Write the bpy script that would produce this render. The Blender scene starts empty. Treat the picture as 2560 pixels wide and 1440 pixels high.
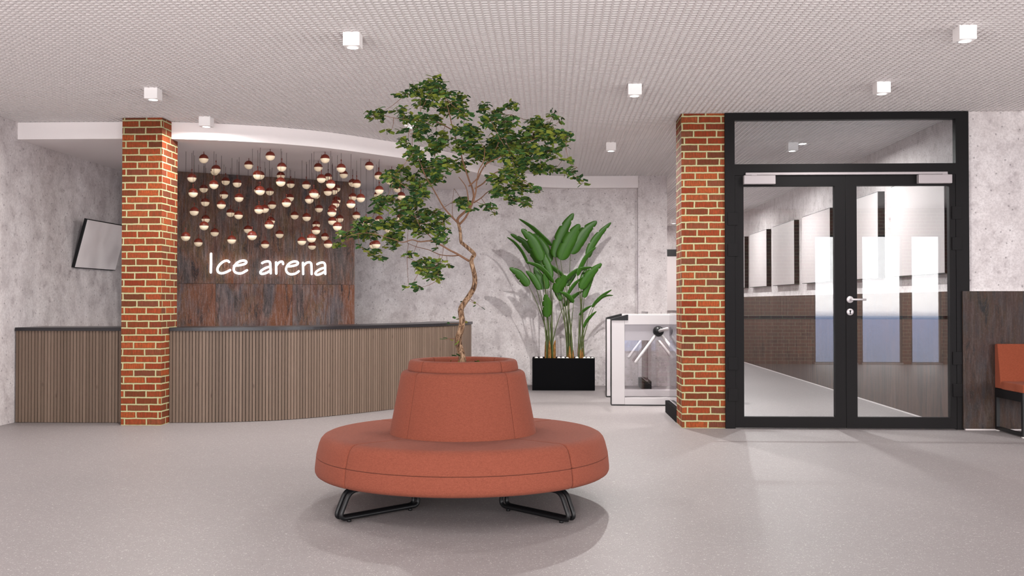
import bpy, bmesh, math, random
from mathutils import Vector, Matrix
random.seed(7)
SC = bpy.context.scene
COL = SC.collection
PI = math.pi

# ------------------------------------------------------------------ camera
F = 2450.0
YAW = math.atan(97 / F)
PIT = math.atan(35 / F)
EYE = 1.2
fw = Vector((-math.sin(YAW) * math.cos(PIT), math.cos(YAW) * math.cos(PIT), math.sin(PIT)))
rt = Vector((math.cos(YAW), math.sin(YAW), 0))
up = rt.cross(fw)
cam_d = bpy.data.cameras.new('camera')
cam = bpy.data.objects.new('camera', cam_d)
COL.objects.link(cam)
cam.matrix_world = Matrix((
    (rt.x, up.x, -fw.x, 0), (rt.y, up.y, -fw.y, 0), (rt.z, up.z, -fw.z, EYE), (0, 0, 0, 1)))
cam_d.sensor_width = 36
cam_d.lens = 36 * F / 2560
cam_d.clip_start = 0.05
SC.camera = cam


def ray(px, py):
    return fw + rt * ((px - 1280) / F) + up * ((720 - py) / F)


def atY(px, py, Y):      # the point of the vertical plane y = Y seen at a pixel of the photograph
    d = ray(px, py)
    t = Y / d.y
    return Vector((d.x * t, Y, EYE + d.z * t))


def atZ(px, py, Z):
    d = ray(px, py)
    t = (Z - EYE) / d.z
    return Vector((d.x * t, d.y * t, Z))


# ------------------------------------------------------------------ node helper
class NT:
    def __init__(s, name):
        s.m = bpy.data.materials.new(name)
        s.m.use_nodes = True
        s.t = s.m.node_tree
        s.t.nodes.clear()
        s.out = s.n('ShaderNodeOutputMaterial')

    def n(s, typ, **kw):
        nd = s.t.nodes.new(typ)
        for k, v in kw.items():
            setattr(nd, k, v)
        return nd

    def set(s, sock, v):
        if isinstance(v, bpy.types.NodeSocket):
            s.t.links.new(v, sock)
        elif v is not None:
            if isinstance(v, (tuple, list)) and sock.type == 'RGBA' and len(v) == 3:
                v = (*v, 1)
            sock.default_value = v

    def math(s, op, a, b=None, c=None, clamp=False):
        nd = s.n('ShaderNodeMath', operation=op, use_clamp=clamp)
        s.set(nd.inputs[0], a)
        if b is not None: s.set(nd.inputs[1], b)
        if c is not None: s.set(nd.inputs[2], c)
        return nd.outputs[0]

    def mix(s, f, a, b, blend='MIX'):
        nd = s.n('ShaderNodeMix', data_type='RGBA', blend_type=blend)
        s.set(nd.inputs[0], f)
        s.set(nd.inputs[6], a)
        s.set(nd.inputs[7], b)
        return nd.outputs[2]

    def coord(s, kind='Object'):
        return s.n('ShaderNodeTexCoord').outputs[kind]

    def uv(s):
        sep = s.n('ShaderNodeSeparateXYZ')
        s.set(sep.inputs[0], s.n('ShaderNodeTexCoord').outputs['UV'])
        return sep.outputs[0], sep.outputs[1]

    def vec(s, x, y, z=0.0):
        nd = s.n('ShaderNodeCombineXYZ')
        s.set(nd.inputs[0], x); s.set(nd.inputs[1], y); s.set(nd.inputs[2], z)
        return nd.outputs[0]

    def vmul(s, v, xyz):
        nd = s.n('ShaderNodeVectorMath', operation='MULTIPLY')
        s.set(nd.inputs[0], v); s.set(nd.inputs[1], xyz)
        return nd.outputs[0]

    def vadd(s, v, w):
        nd = s.n('ShaderNodeVectorMath', operation='ADD')
        s.set(nd.inputs[0], v); s.set(nd.inputs[1], w)
        return nd.outputs[0]

    def noise(s, vec, scale, detail=4, rough=0.55, dist=0.0, col=False):
        nd = s.n('ShaderNodeTexNoise')
        s.set(nd.inputs['Vector'], vec)
        nd.inputs['Scale'].default_value = scale
        nd.inputs['Detail'].default_value = detail
        nd.inputs['Roughness'].default_value = rough
        nd.inputs['Distortion'].default_value = dist
        return nd.outputs['Color' if col else 'Fac']

    def voro(s, vec, scale, feature='F1', out='Distance', rnd=1.0, dim='3D'):
        nd = s.n('ShaderNodeTexVoronoi', feature=feature, voronoi_dimensions=dim)
        s.set(nd.inputs['Vector'], vec)
        nd.inputs['Scale'].default_value = scale
        nd.inputs['Randomness'].default_value = rnd
        return nd.outputs[out]

    def white(s, vec, out='Value'):
        nd = s.n('ShaderNodeTexWhiteNoise', noise_dimensions='3D')
        s.set(nd.inputs['Vector'], vec)
        return nd.outputs[out]

    def ramp(s, f, stops, mode='LINEAR'):
        nd = s.n('ShaderNodeValToRGB')
        nd.color_ramp.interpolation = mode
        el = nd.color_ramp.elements
        while len(el) < len(stops):
            el.new(0.5)
        for e, (p, c) in zip(el, stops):
            e.position = p
            e.color = (*c, 1) if not isinstance(c, (int, float)) else (c, c, c, 1)
        s.set(nd.inputs[0], f)
        return nd.outputs[0]

    def bump(s, h, strength=0.3, dist=0.01):
        nd = s.n('ShaderNodeBump')
        nd.inputs['Strength'].default_value = strength
        nd.inputs['Distance'].default_value = dist
        s.set(nd.inputs['Height'], h)
        return nd.outputs[0]

    def bsdf(s, color, rough=0.6, metal=0.0, spec=0.5, normal=None, emit=None, estr=0.0, sheen=0.0, trans=None):
        nd = s.n('ShaderNodeBsdfPrincipled')
        s.set(nd.inputs['Base Color'], color)
        s.set(nd.inputs['Roughness'], rough)
        s.set(nd.inputs['Metallic'], metal)
        s.set(nd.inputs['Specular IOR Level'], spec)
        if normal is not None: s.set(nd.inputs['Normal'], normal)
        if emit is not None:
            s.set(nd.inputs['Emission Color'], emit)
            nd.inputs['Emission Strength'].default_value = estr
        if sheen: nd.inputs['Sheen Weight'].default_value = sheen
        s.t.links.new(nd.outputs[0], s.out.inputs[0])
        return nd


def srgb(r, g, b):
    def f(c):
        c /= 255
        return c / 12.92 if c <= 0.04045 else ((c + 0.055) / 1.055) ** 2.4
    return (f(r), f(g), f(b))


def plain(name, col, rough=0.5, metal=0.0, spec=0.5, emit=None, estr=0.0):
    n = NT(name)
    v = n.noise(n.coord(), 30, 3)
    c = n.mix(n.math('MULTIPLY', v, 0.12), col, tuple(x * 0.8 for x in col))
    n.bsdf(c, rough, metal, spec, emit=emit, estr=estr)
    return n.m


# ------------------------------------------------------------------ materials
def m_concrete():
    n = NT('concrete')
    co = n.coord()
    big = n.noise(co, 1.1, 3, 0.5, 0.2)
    mid = n.noise(n.vmul(co, (1, 1, 0.85)), 5.0, 9, 0.74, 0.25)
    fine = n.noise(co, 48, 5, 0.75)
    c = n.ramp(mid, [(0.30, srgb(182, 174, 175)), (0.45, srgb(205, 198, 198)), (0.56, srgb(217, 211, 211)), (0.72, srgb(228, 223, 223))])
    c = n.mix(n.math('MULTIPLY', n.ramp(big, [(0.35, 0.0), (0.7, 1.0)]), 0.2), c, srgb(196, 188, 188))
    c = n.mix(n.math('MULTIPLY', n.ramp(fine, [(0.38, 1.0), (0.56, 0.0)]), 0.36), c, srgb(158, 149, 151))
    # soft dark blotches and small pin holes
    u_, v_ = n.uv()
    p2 = n.vec(u_, v_)
    wob = n.vadd(p2, n.vmul(n.noise(co, 5, 3, col=True), (0.35, 0.35, 0.0)))
    wob2 = n.vadd(p2, n.vmul(n.noise(co, 40, 2, col=True), (0.02, 0.02, 0.0)))
    bl = n.voro(wob, 4.2, dim='2D')
    bl = n.math('MULTIPLY', n.ramp(bl, [(0.05, 1.0), (0.26, 0.0)]), n.ramp(n.noise(co, 22, 4, 0.7), [(0.38, 0.0), (0.6, 1.0)]))
    c = n.mix(n.math('MULTIPLY', bl, 0.5), c, srgb(142, 130, 133))
    ph = n.voro(wob2, 6.0, dim='2D')
    ph = n.ramp(ph, [(0.02, 1.0), (0.065, 0.0)])
    ph2 = n.ramp(n.voro(wob2, 17.0, dim='2D'), [(0.03, 1.0), (0.08, 0.0)])
    ph = n.math('MAXIMUM', ph, n.math('MULTIPLY', ph2, 0.4))
    c = n.mix(n.math('MULTIPLY', ph, 0.6), c, srgb(92, 84, 88))
    nm = n.bump(n.math('ADD', fine, n.math('MULTIPLY', ph, -1.0)), 0.15, 0.004)
    n.bsdf(c, 0.75, 0, 0.25, nm)
    return n.m


def m_floor():
    n = NT('speckled_floor')
    co = n.coord()
    base = n.noise(co, 1.2, 3)
    fine = n.noise(co, 160, 3, 0.7)
    c = n.mix(base, srgb(130, 124, 124), srgb(138, 131, 131))
    c = n.mix(n.math('MULTIPLY', n.ramp(fine, [(0.35, 1.0), (0.6, 0.0)]), 0.22), c, srgb(112, 104, 104))
    cw = n.vadd(co, n.vmul(n.noise(co, 28, 2, col=True), (0.05, 0.05, 0.0)))
    v1 = n.voro(cw, 84, dim='2D')
    cid = n.voro(cw, 84, out='Color', dim='2D')
    sep = n.n('ShaderNodeSeparateColor'); n.set(sep.inputs[0], cid)
    spot = n.ramp(v1, [(0.12, 1.0), (0.25, 0.0)])
    light = n.math('MULTIPLY', spot, n.math('GREATER_THAN', sep.outputs[0], 0.66))
    dark = n.math('MULTIPLY', spot, n.math('LESS_THAN', sep.outputs[0], 0.18))
    c = n.mix(n.math('MULTIPLY', light, 0.75), c, srgb(190, 184, 183))
    c = n.mix(n.math('MULTIPLY', dark, 0.5), c, srgb(78, 68, 70))
    n.bsdf(c, 0.5, 0, 0.35)
    return n.m


def m_brick():
    n = NT('red_brick')
    u, v = n.uv()
    W, HH = 0.217, 0.0676
    wv = n.noise(n.vec(u, v), 14, 3, 0.6, col=True)
    sp = n.n('ShaderNodeSeparateColor'); n.set(sp.inputs[0], wv)
    v2 = n.math('ADD', v, n.math('MULTIPLY', n.math('SUBTRACT', sp.outputs[0], 0.5), 0.010))
    u2 = n.math('ADD', u, n.math('MULTIPLY', n.math('SUBTRACT', sp.outputs[1], 0.5), 0.010))
    row_f = n.math('DIVIDE', v2, HH)
    row = n.math('FLOOR', row_f)
    off = n.math('ADD', n.math('MULTIPLY', n.math('MODULO', row, 2.0), 0.5),
                 n.math('MULTIPLY', n.white(n.vec(row, 3.3)), 0.22))
    cf = n.math('ADD', n.math('DIVIDE', u2, W), off)
    colid = n.math('FLOOR', cf)
    fu = n.math('FRACT', cf)
    fv = n.math('FRACT', row_f)
    du = n.math('MULTIPLY', n.math('MINIMUM', fu, n.math('SUBTRACT', 1.0, fu)), W)
    dv = n.math('MULTIPLY', n.math('MINIMUM', fv, n.math('SUBTRACT', 1.0, fv)), HH)
    d = n.math('MINIMUM', du, dv)
    face = n.ramp(n.math('MULTIPLY', d, 60.0), [(0.30, 0.0), (0.46, 1.0)])
    rid = n.white(n.vec(colid, row, 1.7))
    base = n.ramp(rid, [(0.0, srgb(100, 50, 34)), (0.2, srgb(140, 62, 36)), (0.45, srgb(158, 70, 40)),
                        (0.65, srgb(134, 46, 24)), (0.8, srgb(112, 64, 50)), (0.92, srgb(170, 80, 42))])
    streak = n.noise(n.vec(n.math('MULTIPLY', u, 110.0), n.math('MULTIPLY', v, 12.0)), 1.0, 3, 0.6)
    grime = n.noise(n.vec(u, v, 2.0), 42, 5, 0.7)
    base = n.mix(n.math('MULTIPLY', n.ramp(streak, [(0.42, 1.0), (0.62, 0.0)]), 0.45), base, srgb(72, 38, 22))
    base = n.mix(n.math('MULTIPLY', n.ramp(grime, [(0.47, 0.0), (0.62, 1.0)]), 0.5), base, srgb(92, 68, 38))
    base = n.mix(n.math('MULTIPLY', n.ramp(n.math('MULTIPLY', d, 60.0), [(0.5, 1.0), (0.95, 0.0)]), 0.4), base, srgb(92, 70, 34))
    mort = n.mix(n.noise(n.vec(u, v, 5.0), 40, 3), srgb(190, 184, 144), srgb(158, 160, 120))
    c = n.mix(face, mort, base)
    nm = n.bump(n.math('ADD', face, n.math('MULTIPLY', grime, 0.3)), 0.5, 0.006)
    n.bsdf(c, 0.85, 0, 0.2, nm)
    return n.m


def m_rust(name='rusty_metal', dim=1.0, warm=1.0):
    n = NT(name)
    u, v = n.uv()
    # one large sheet is 0.987 m wide and stands on the joint at 1.433 m
    cu = n.math('FLOOR', n.math('DIVIDE', n.math('SUBTRACT', u, 0.469), 0.9875))
    cv = n.math('GREATER_THAN', v, 1.433)
    p = n.vec(u, n.math('MULTIPLY', v, 0.35), n.math('MULTIPLY', n.math('ADD', cv, n.math('MULTIPLY', cu, 0.37)), 5.3))
    wide = n.noise(p, 2.6, 5, 0.62, 0.8)
    st = n.noise(n.vec(u, n.math('MULTIPLY', v, 0.2), n.math('MULTIPLY', n.math('ADD', cv, cu), 3.0)), 11.0, 8, 0.74, 0.5)
    st2 = n.noise(n.vec(u, n.math('MULTIPLY', v, 0.3), 9.0), 5.0, 5, 0.65, 0.6)
    fine = n.noise(n.vec(u, v, 1.0), 120, 3, 0.8)
    spk = n.noise(n.vec(u, n.math('MULTIPLY', v, 0.6), 4.0), 62, 5, 0.8)
    lowf = n.math('SUBTRACT', 1.0, cv)
    c = n.ramp(wide, [(0.30, srgb(84, 80, 88)), (0.42, srgb(104, 88, 82)), (0.50, srgb(132, 88, 62)), (0.60, srgb(118, 94, 60)), (0.72, srgb(150, 84, 42))])
    gr = n.mix(lowf, srgb(96, 88, 86), srgb(116, 108, 112))
    c = n.mix(n.ramp(st, [(0.47, 0.0), (0.60, 0.9)]), c, gr)
    c = n.mix(n.ramp(st2, [(0.52, 0.0), (0.64, 0.8)]), c, srgb(124, 82, 70))
    # a broad rusty area on the right half of every sheet
    fx = n.math('FRACT', n.math('DIVIDE', n.math('SUBTRACT', u, 0.469), 0.9875))
    zone = n.ramp(n.math('ADD', fx, n.math('MULTIPLY', n.math('SUBTRACT', wide, 0.5), 1.1)), [(0.58, 0.0), (0.78, 1.0)])
    c = n.mix(n.math('MULTIPLY', zone, n.math('ADD', n.math('MULTIPLY', lowf, 0.62 * warm), 0.08 * warm)), c, n.mix(st2, srgb(120, 54, 34), srgb(170, 102, 44)))
    vs = n.noise(n.vec(n.math('MULTIPLY', u, 34.0), n.math('MULTIPLY', v, 3.5), n.math('ADD', cv, cu)), 1.0, 6, 0.75, 0.3)
    c = n.mix(n.ramp(vs, [(0.50, 0.0), (0.62, 0.65)]), c, srgb(166, 140, 134))
    c = n.mix(n.ramp(vs, [(0.34, 0.7), (0.46, 0.0)]), c, srgb(46, 40, 42))
    c = n.mix(n.ramp(st, [(0.36, 0.9), (0.45, 0.0)]), c, srgb(44, 42, 48))
    c = n.mix(n.math('MULTIPLY', n.ramp(spk, [(0.54, 0.0), (0.66, 1.0)]), 0.5), c, srgb(176, 154, 150))
    c = n.mix(n.math('MULTIPLY', n.ramp(spk, [(0.32, 1.0), (0.42, 0.0)]), 0.65), c, srgb(36, 34, 38))
    c = n.mix(n.math('MULTIPLY', n.ramp(fine, [(0.35, 1.0), (0.6, 0.0)]), 0.35), c, srgb(48, 40, 40))
    c = n.mix(1.0, c, (dim, dim, dim), 'MULTIPLY')
    nm = n.bump(spk, 0.2, 0.003)
    n.bsdf(c, 0.6, 0.0, 0.35, nm)
    return n.m


def m_planks():
    n = NT('weathered_planks')
    u, v = n.uv()
    cu = n.math('FLOOR', n.math('DIVIDE', u, 0.30))
    rid = n.white(n.vec(cu, 2.0))
    g = n.noise(n.vec(n.math('MULTIPLY', u, 14.0), n.math('MULTIPLY', v, 1.4), n.math('MULTIPLY', cu, 3.0)), 1.0, 5, 0.7, 0.6)
    c = n.ramp(g, [(0.3, srgb(38, 30, 28)), (0.46, srgb(66, 52, 47)), (0.58, srgb(84, 62, 50)), (0.72, srgb(80, 72, 74))])
    c = n.mix(n.math('MULTIPLY', rid, 0.6), c, srgb(62, 44, 36))
    n.bsdf(c, 0.6, 0, 0.3)
    return n.m


def m_wood():
    n = NT('brown_slat_wood')
    u, v = n.uv()
    cid = n.math('FLOOR', n.math('DIVIDE', u, 0.0323))
    r = n.white(n.vec(cid, 8.0))
    g = n.noise(n.vec(n.math('MULTIPLY', u, 160.0), n.math('MULTIPLY', v, 5.0), cid), 1.0, 4, 0.65)
    sp = n.noise(n.vec(u, v, 2.0), 130, 2, 0.8)
    c = n.mix(r, srgb(98, 82, 70), srgb(118, 100, 87))
    c = n.mix(n.math('MULTIPLY', n.ramp(g, [(0.35, 1.0), (0.6, 0.0)]), 0.35), c, srgb(92, 72, 62))
    c = n.mix(n.math('MULTIPLY', n.ramp(sp, [(0.6, 0.0), (0.75, 1.0)]), 0.4), c, srgb(150, 126, 112))
    kn = n.voro(n.vec(n.math('MULTIPLY', u, 7.0), n.math('MULTIPLY', v, 3.0), 0), 1.0)
    c = n.mix(n.math('MULTIPLY', n.ramp(kn, [(0.03, 1.0), (0.09, 0.0)]), 0.6), c, srgb(66, 50, 42))
    n.bsdf(c, 0.55, 0, 0.3)
    return n.m


def m_fabric(name, base):
    n = NT(name)
    co = n.coord()
    a = n.noise(co, 330, 3, 0.75)
    b = n.noise(n.vmul(co, (1, 1, 3.0)), 60, 3, 0.6)
    big = n.noise(co, 5, 3, 0.5)
    dk = tuple(x * 0.62 for x in base)
    lt = tuple(min(1, x * 1.35 + 0.01) for x in base)
    c = n.mix(n.ramp(a, [(0.34, 0.0), (0.66, 1.0)]), dk, lt)
    c = n.mix(0.45, c, base)
    c = n.mix(n.math('MULTIPLY', n.ramp(b, [(0.4, 1.0), (0.55, 0.0)]), 0.25), c, dk)
    c = n.mix(n.math('MULTIPLY', big, 0.2), c, tuple(x * 0.9 for x in base))
    nm = n.bump(a, 0.25, 0.002)
    n.bsdf(c, 0.95, 0, 0.1, nm, sheen=0.03)
    return n.m


def m_bark():
    n = NT('bark')
    co = n.coord()
    p = n.vmul(co, (1, 1, 0.22))
    a = n.noise(n.vadd(p, n.vmul(n.noise(co, 20, 2, col=True), (0.02, 0.02, 0))), 95, 4, 0.6, 0.8)
    c = n.ramp(a, [(0.38, srgb(58, 40, 28)), (0.48, srgb(108, 82, 62)), (0.58, srgb(150, 122, 97)), (0.7, srgb(178, 150, 124))])
    nm = n.bump(a, 0.6, 0.006)
    n.bsdf(c, 0.85, 0, 0.2, nm)
    return n.m


def m_twig():
    n = NT('young_bark')
    a = n.noise(n.coord(), 60, 3)
    n.bsdf(n.mix(a, srgb(96, 66, 50), srgb(134, 100, 78)), 0.8, 0, 0.2)
    return n.m


def m_leaf():
    n = NT('small_tree_leaf')
    u, v = n.uv()
    fl = n.math('FLOOR', u)
    r = n.white(n.vec(fl, 1.0))
    c = n.ramp(r, [(0.0, srgb(20, 44, 26)), (0.28, srgb(30, 62, 32)), (0.48, srgb(44, 80, 38)), (0.62, srgb(80, 92, 30)),
                   (0.82, srgb(108, 114, 40)), (1.0, srgb(66, 100, 50))])
    e = n.math('ABSOLUTE', n.math('SUBTRACT', n.math('FRACT', u), 0.5))
    c = n.mix(n.math('MULTIPLY', n.ramp(e, [(0.36, 0.0), (0.42, 1.0)]), 0.35), c, srgb(138, 150, 84))
    c = n.mix(n.math('MULTIPLY', n.ramp(e, [(0.02, 1.0), (0.05, 0.0)]), 0.4), c, srgb(120, 140, 80))
    n.bsdf(c, 0.8, 0, 0.1)
    return n.m


def m_broadleaf():
    n = NT('broad_leaf')
    u, v = n.uv()
    e = n.math('ABSOLUTE', n.math('SUBTRACT', u, 0.5))
    vein = n.noise(n.vec(n.math('MULTIPLY', e, 3.0), n.math('MULTIPLY', n.math('SUBTRACT', v, n.math('MULTIPLY', e, 0.25)), 60.0)), 1.0, 3, 0.6)
    c = n.mix(vein, srgb(32, 72, 10), srgb(62, 106, 20))
    c = n.mix(n.math('MULTIPLY', n.ramp(e, [(0.012, 1.0), (0.035, 0.0)]), 0.7), c, srgb(34, 62, 20))
    c = n.mix(n.math('MULTIPLY', n.noise(n.coord(), 3, 2), 0.5), c, srgb(38, 82, 12))
    n.bsdf(c, 0.45, 0, 0.4)
    return n.m


def m_stalk():
    n = NT('leaf_stalk')
    sep = n.n('ShaderNodeSeparateXYZ'); n.set(sep.inputs[0], n.coord())
    a = n.noise(n.vmul(n.coord(), (1, 1, 0.2)), 70, 3)
    c = n.mix(a, srgb(58, 66, 34), srgb(92, 104, 60))
    n.bsdf(c, 0.6, 0, 0.3)
    return n.m


def m_sheath():
    n = NT('dry_sheath')
    a = n.noise(n.vmul(n.coord(), (1, 1, 0.12)), 140, 4, 0.7)
    c = n.ramp(a, [(0.35, srgb(66, 42, 18)), (0.5, srgb(128, 88, 44)), (0.65, srgb(176, 136, 84))])
    n.bsdf(c, 0.9, 0, 0.15)
    return n.m


def m_glass(name, tint=(0.93, 0.95, 0.96), f0=0.055):
    n = NT(name)
    lw = n.n('ShaderNodeLayerWeight'); lw.inputs['Blend'].default_value = 0.5
    f = n.math('ADD', n.math('MULTIPLY', n.math('POWER', lw.outputs['Facing'], 5.0), 1 - f0), f0)
    tr = n.n('ShaderNodeBsdfTransparent'); tr.inputs[0].default_value = (*tint, 1)
    gl = n.n('ShaderNodeBsdfGlossy'); gl.inputs['Roughness'].default_value = 0.0
    mx = n.n('ShaderNodeMixShader')
    n.set(mx.inputs[0], f)
    n.t.links.new(tr.outputs[0], mx.inputs[1])
    n.t.links.new(gl.outputs[0], mx.inputs[2])
    n.t.links.new(mx.outputs[0], n.out.inputs[0])
    return n.m


def m_emit(name, col, s):
    n = NT(name)
    e = n.n('ShaderNodeEmission')
    e.inputs[0].default_value = (*col, 1)
    e.inputs[1].default_value = s
    n.t.links.new(e.outputs[0], n.out.inputs[0])
    return n.m


M = dict(
    concrete=m_concrete(), floor=m_floor(), brick=m_brick(), rust=m_rust(dim=0.78), rust_dark=m_rust('dark_rusty_metal', 0.2, 0.25), planks=m_planks(),
    wood=m_wood(), fabric=m_fabric('terracotta_fabric', srgb(126, 68, 52)), fabric2=m_fabric('orange_fabric', srgb(132, 67, 46)),
    bark=m_bark(), twig=m_twig(), leaf=m_leaf(), bleaf=m_broadleaf(), stalk=m_stalk(), sheath=m_sheath(),
    glass=m_glass('door_glass'), wglass=m_glass('window_glass', (0.98, 0.98, 0.98), 0.03), bglass=m_glass('barrier_glass', (0.90, 0.89, 0.90)),
    grid=plain('ceiling_grid_paint', srgb(222, 217, 217), 0.6, 0, 0.3),
    white=plain('white_plaster', srgb(240, 234, 233), 0.8, 0, 0.2),
    soffit=plain('soffit_paint', srgb(244, 238, 238), 0.8, 0, 0.2),
    lampw=plain('white_lamp_housing', srgb(250, 247, 247), 0.45),
    frame=plain('dark_aluminium', srgb(20, 18, 19), 0.5, 0, 0.12),
    black=plain('black_metal', srgb(14, 14, 16), 0.4, 0, 0.3),
    dback=plain('dark_backing', srgb(42, 32, 30), 0.8),
    top=plain('graphite_worktop', srgb(30, 28, 31), 0.3),
    planter=plain('black_planter', srgb(4, 4, 6), 0.6, 0, 0.05),
    soil=plain('dark_soil', srgb(52, 38, 28), 0.95),
    stone=plain('white_pebble', srgb(226, 222, 220), 0.6),
    steel=plain('satin_steel', srgb(200, 194, 196), 0.35, 0.35),
    closer=plain('silver_paint', srgb(158, 150, 152), 0.4, 0.2),
    turn=plain('light_steel', srgb(192, 187, 188), 0.4, 0.1),
    turng=plain('grey_steel', srgb(160, 155, 160), 0.4, 0.1),
    redmetal=plain('red_brown_enamel', srgb(104, 32, 14), 0.45),
    globe=plain('milk_glass', srgb(232, 216, 190), 0.4, 0, 0.4, emit=srgb(255, 226, 184), estr=0.16),
    cord=plain('lamp_cord', srgb(64, 44, 42), 0.7),
    screen=plain('pale_screen', srgb(246, 240, 241), 0.15, 0, 0.7),
    poster=plain('blank_white_panel', srgb(190, 182, 182), 0.5),
    sign=m_emit('sign_glow', (1, 0.98, 1), 2.2),
    lens=m_emit('lamp_lens', (1, 0.98, 0.96), 9.0),
    led=m_emit('led_glow', (1, 0.97, 0.94), 3.5),
    skirt=plain('white_skirting', srgb(206, 198, 198), 0.5),
    sill=plain('white_sill', srgb(230, 226, 222), 0.4),
)


# ------------------------------------------------------------------ mesh builder
class MB:
    def __init__(s):
        s.v = []; s.f = []; s.uv = {}; s.smooth = []

    def add(s, vs, fs, smooth=False, uvs=None):
        b = len(s.v)
        s.v += [Vector(p) for p in vs]
        for i, f in enumerate(fs):
            if uvs: s.uv[len(s.f)] = uvs[i]
            s.f.append([b + k for k in f])
            s.smooth.append(smooth)
        return s

    def box(s, a, b, mat=None):
        x0, y0, z0 = a; x1, y1, z1 = b
        vs = [Vector(p) for p in ((x0, y0, z0), (x1, y0, z0), (x1, y1, z0), (x0, y1, z0), (x0, y0, z1), (x1, y0, z1), (x1, y1, z1), (x0, y1, z1))]
        if mat is not None: vs = [mat @ p for p in vs]
        return s.add(vs, [(0, 3, 2, 1), (4, 5, 6, 7), (0, 1, 5, 4), (1, 2, 6, 5), (2, 3, 7, 6), (3, 0, 4, 7)])

    def prism(s, poly, z0, z1):            # poly counter-clockwise in x, y
        k = len(poly)
        vs = [(p[0], p[1], z0) for p in poly] + [(p[0], p[1], z1) for p in poly]
        fs = [tuple(reversed(range(k))), tuple(range(k, 2 * k))]
        fs += [(i, (i + 1) % k, k + (i + 1) % k, k + i) for i in range(k)]
        return s.add(vs, fs)

    def extrude(s, poly, axis, a, b):      # poly = (p, q) points in the plane across the axis
        k = len(poly)
        def pt(p, t):
            return {'x': (t, p[0], p[1]), 'y': (p[0], t, p[1])}[axis]
        vs = [pt(p, a) for p in poly] + [pt(p, b) for p in poly]
        fs = [tuple(reversed(range(k))), tuple(range(k, 2 * k))]
        fs += [(i, (i + 1) % k, k + (i + 1) % k, k + i) for i in range(k)]
        return s.add(vs, fs)

    def tube(s, pts, rad, seg=8, caps=True, smooth=True, flat=1.0):
        pts = [Vector(p) for p in pts]
        n = len(pts)
        if not isinstance(rad, (list, tuple)): rad = [rad] * n
        tan = []
        for i in range(n):
            t = pts[min(i + 1, n - 1)] - pts[max(i - 1, 0)]
            tan.append(t.normalized() if t.length > 1e-9 else Vector((0, 0, 1)))
        ref = Vector((0, 0, 1)) if abs(tan[0].z) < 0.9 else Vector((1, 0, 0))
        u = tan[0].cross(ref).normalized()
        vs = []
        for i in range(n):
            if i: 
                q = tan[i - 1].rotation_difference(tan[i])
                u = (q @ u)
                u = (u - tan[i] * u.dot(tan[i])).normalized()
            w = tan[i].cross(u)
            for k in range(seg):
                a = 2 * PI * k / seg
                vs.append(pts[i] + (u * math.cos(a) + w * math.sin(a) * flat) * rad[i])
        fs = []
        for i in range(n - 1):
            for k in range(seg):
                k2 = (k + 1) % seg
                fs.append((i * seg + k, i * seg + k2, (i + 1) * seg + k2, (i + 1) * seg + k))
        if caps:
            fs.append(tuple(reversed(range(seg))))
            fs.append(tuple(range((n - 1) * seg, n * seg)))
        return s.add(vs, fs, smooth)

    def lathe(s, prof, c=(0, 0, 0), seg=32, smooth=True, axis='z'):
        vs = []
        for r, z in prof:
            for k in range(seg):
                a = 2 * PI * k / seg
                if axis == 'z': vs.append((c[0] + r * math.cos(a), c[1] + r * math.sin(a), c[2] + z))
                else: vs.append((c[0] + r * math.cos(a), c[1] - z, c[2] + r * math.sin(a)))
        fs = []
        for i in range(len(prof) - 1):
            for k in range(seg):
                k2 = (k + 1) % seg
                fs.append((i * seg + k, i * seg + k2, (i + 1) * seg + k2, (i + 1) * seg + k))
        return s.add(vs, fs, smooth)

    def build(s, name, mat, parent=None, bevel=0.0, loc=None, autos=None):
        me = bpy.data.meshes.new(name)
        me.from_pydata([tuple(p) for p in s.v], [], s.f)
        me.update()
        bm = bmesh.new(); bm.from_mesh(me)
        bmesh.ops.recalc_face_normals(bm, faces=bm.faces)
        if bevel:
            bmesh.ops.bevel(bm, geom=list(bm.edges), offset=bevel, segments=2, affect='EDGES', profile=0.6)
        bm.to_mesh(me); bm.free()
        uvl = me.uv_layers.new(name='uv')
        Z = Vector((0, 0, 1))
        for p in me.polygons:
            if not bevel:
                p.use_smooth = s.smooth[p.index]
            ov = s.uv.get(p.index) if not bevel else None
            if ov:
                order = {vi: uvv for vi, uvv in zip(s.f[p.index], ov)}
                for li in p.loop_indices:
                    uvl.data[li].uv = order[me.loops[li].vertex_index]
                continue
            nn = p.normal
            if abs(nn.z) > 0.7:
                for li in p.loop_indices:
                    q = me.vertices[me.loops[li].vertex_index].co
                    uvl.data[li].uv = (q.x, q.y)
            else:
                t = Z.cross(nn)
                t = t.normalized() if t.length > 1e-6 else Vector((1, 0, 0))
                for li in p.loop_indices:
                    q = me.vertices[me.loops[li].vertex_index].co
                    uvl.data[li].uv = (q.dot(t) - s_off(t), q.z)
        ms = mat if isinstance(mat, (list, tuple)) else [mat]
        for m_ in ms: me.materials.append(m_)
        o = bpy.data.objects.new(name, me)
        COL.objects.link(o)
        if parent is not None: o.parent = parent
        if loc is not None: o.location = loc
        return o


def s_off(t):
    return 0.0


def thing(name, label, cat, loc=(0, 0, 0), group=None, rz=0.0):
    o = bpy.data.objects.new(name, None)
    COL.objects.link(o)
    o.empty_display_size = 0.1
    o.location = loc
    o.rotation_euler.z = rz
    tag(o, label, cat, group)
    return o


def tag(o, label=None, cat=None, group=None, kind=None):
    if label: o['label'] = label
    if cat: o['category'] = cat
    if group: o['group'] = group
    if kind: o['kind'] = kind
    return o


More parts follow.
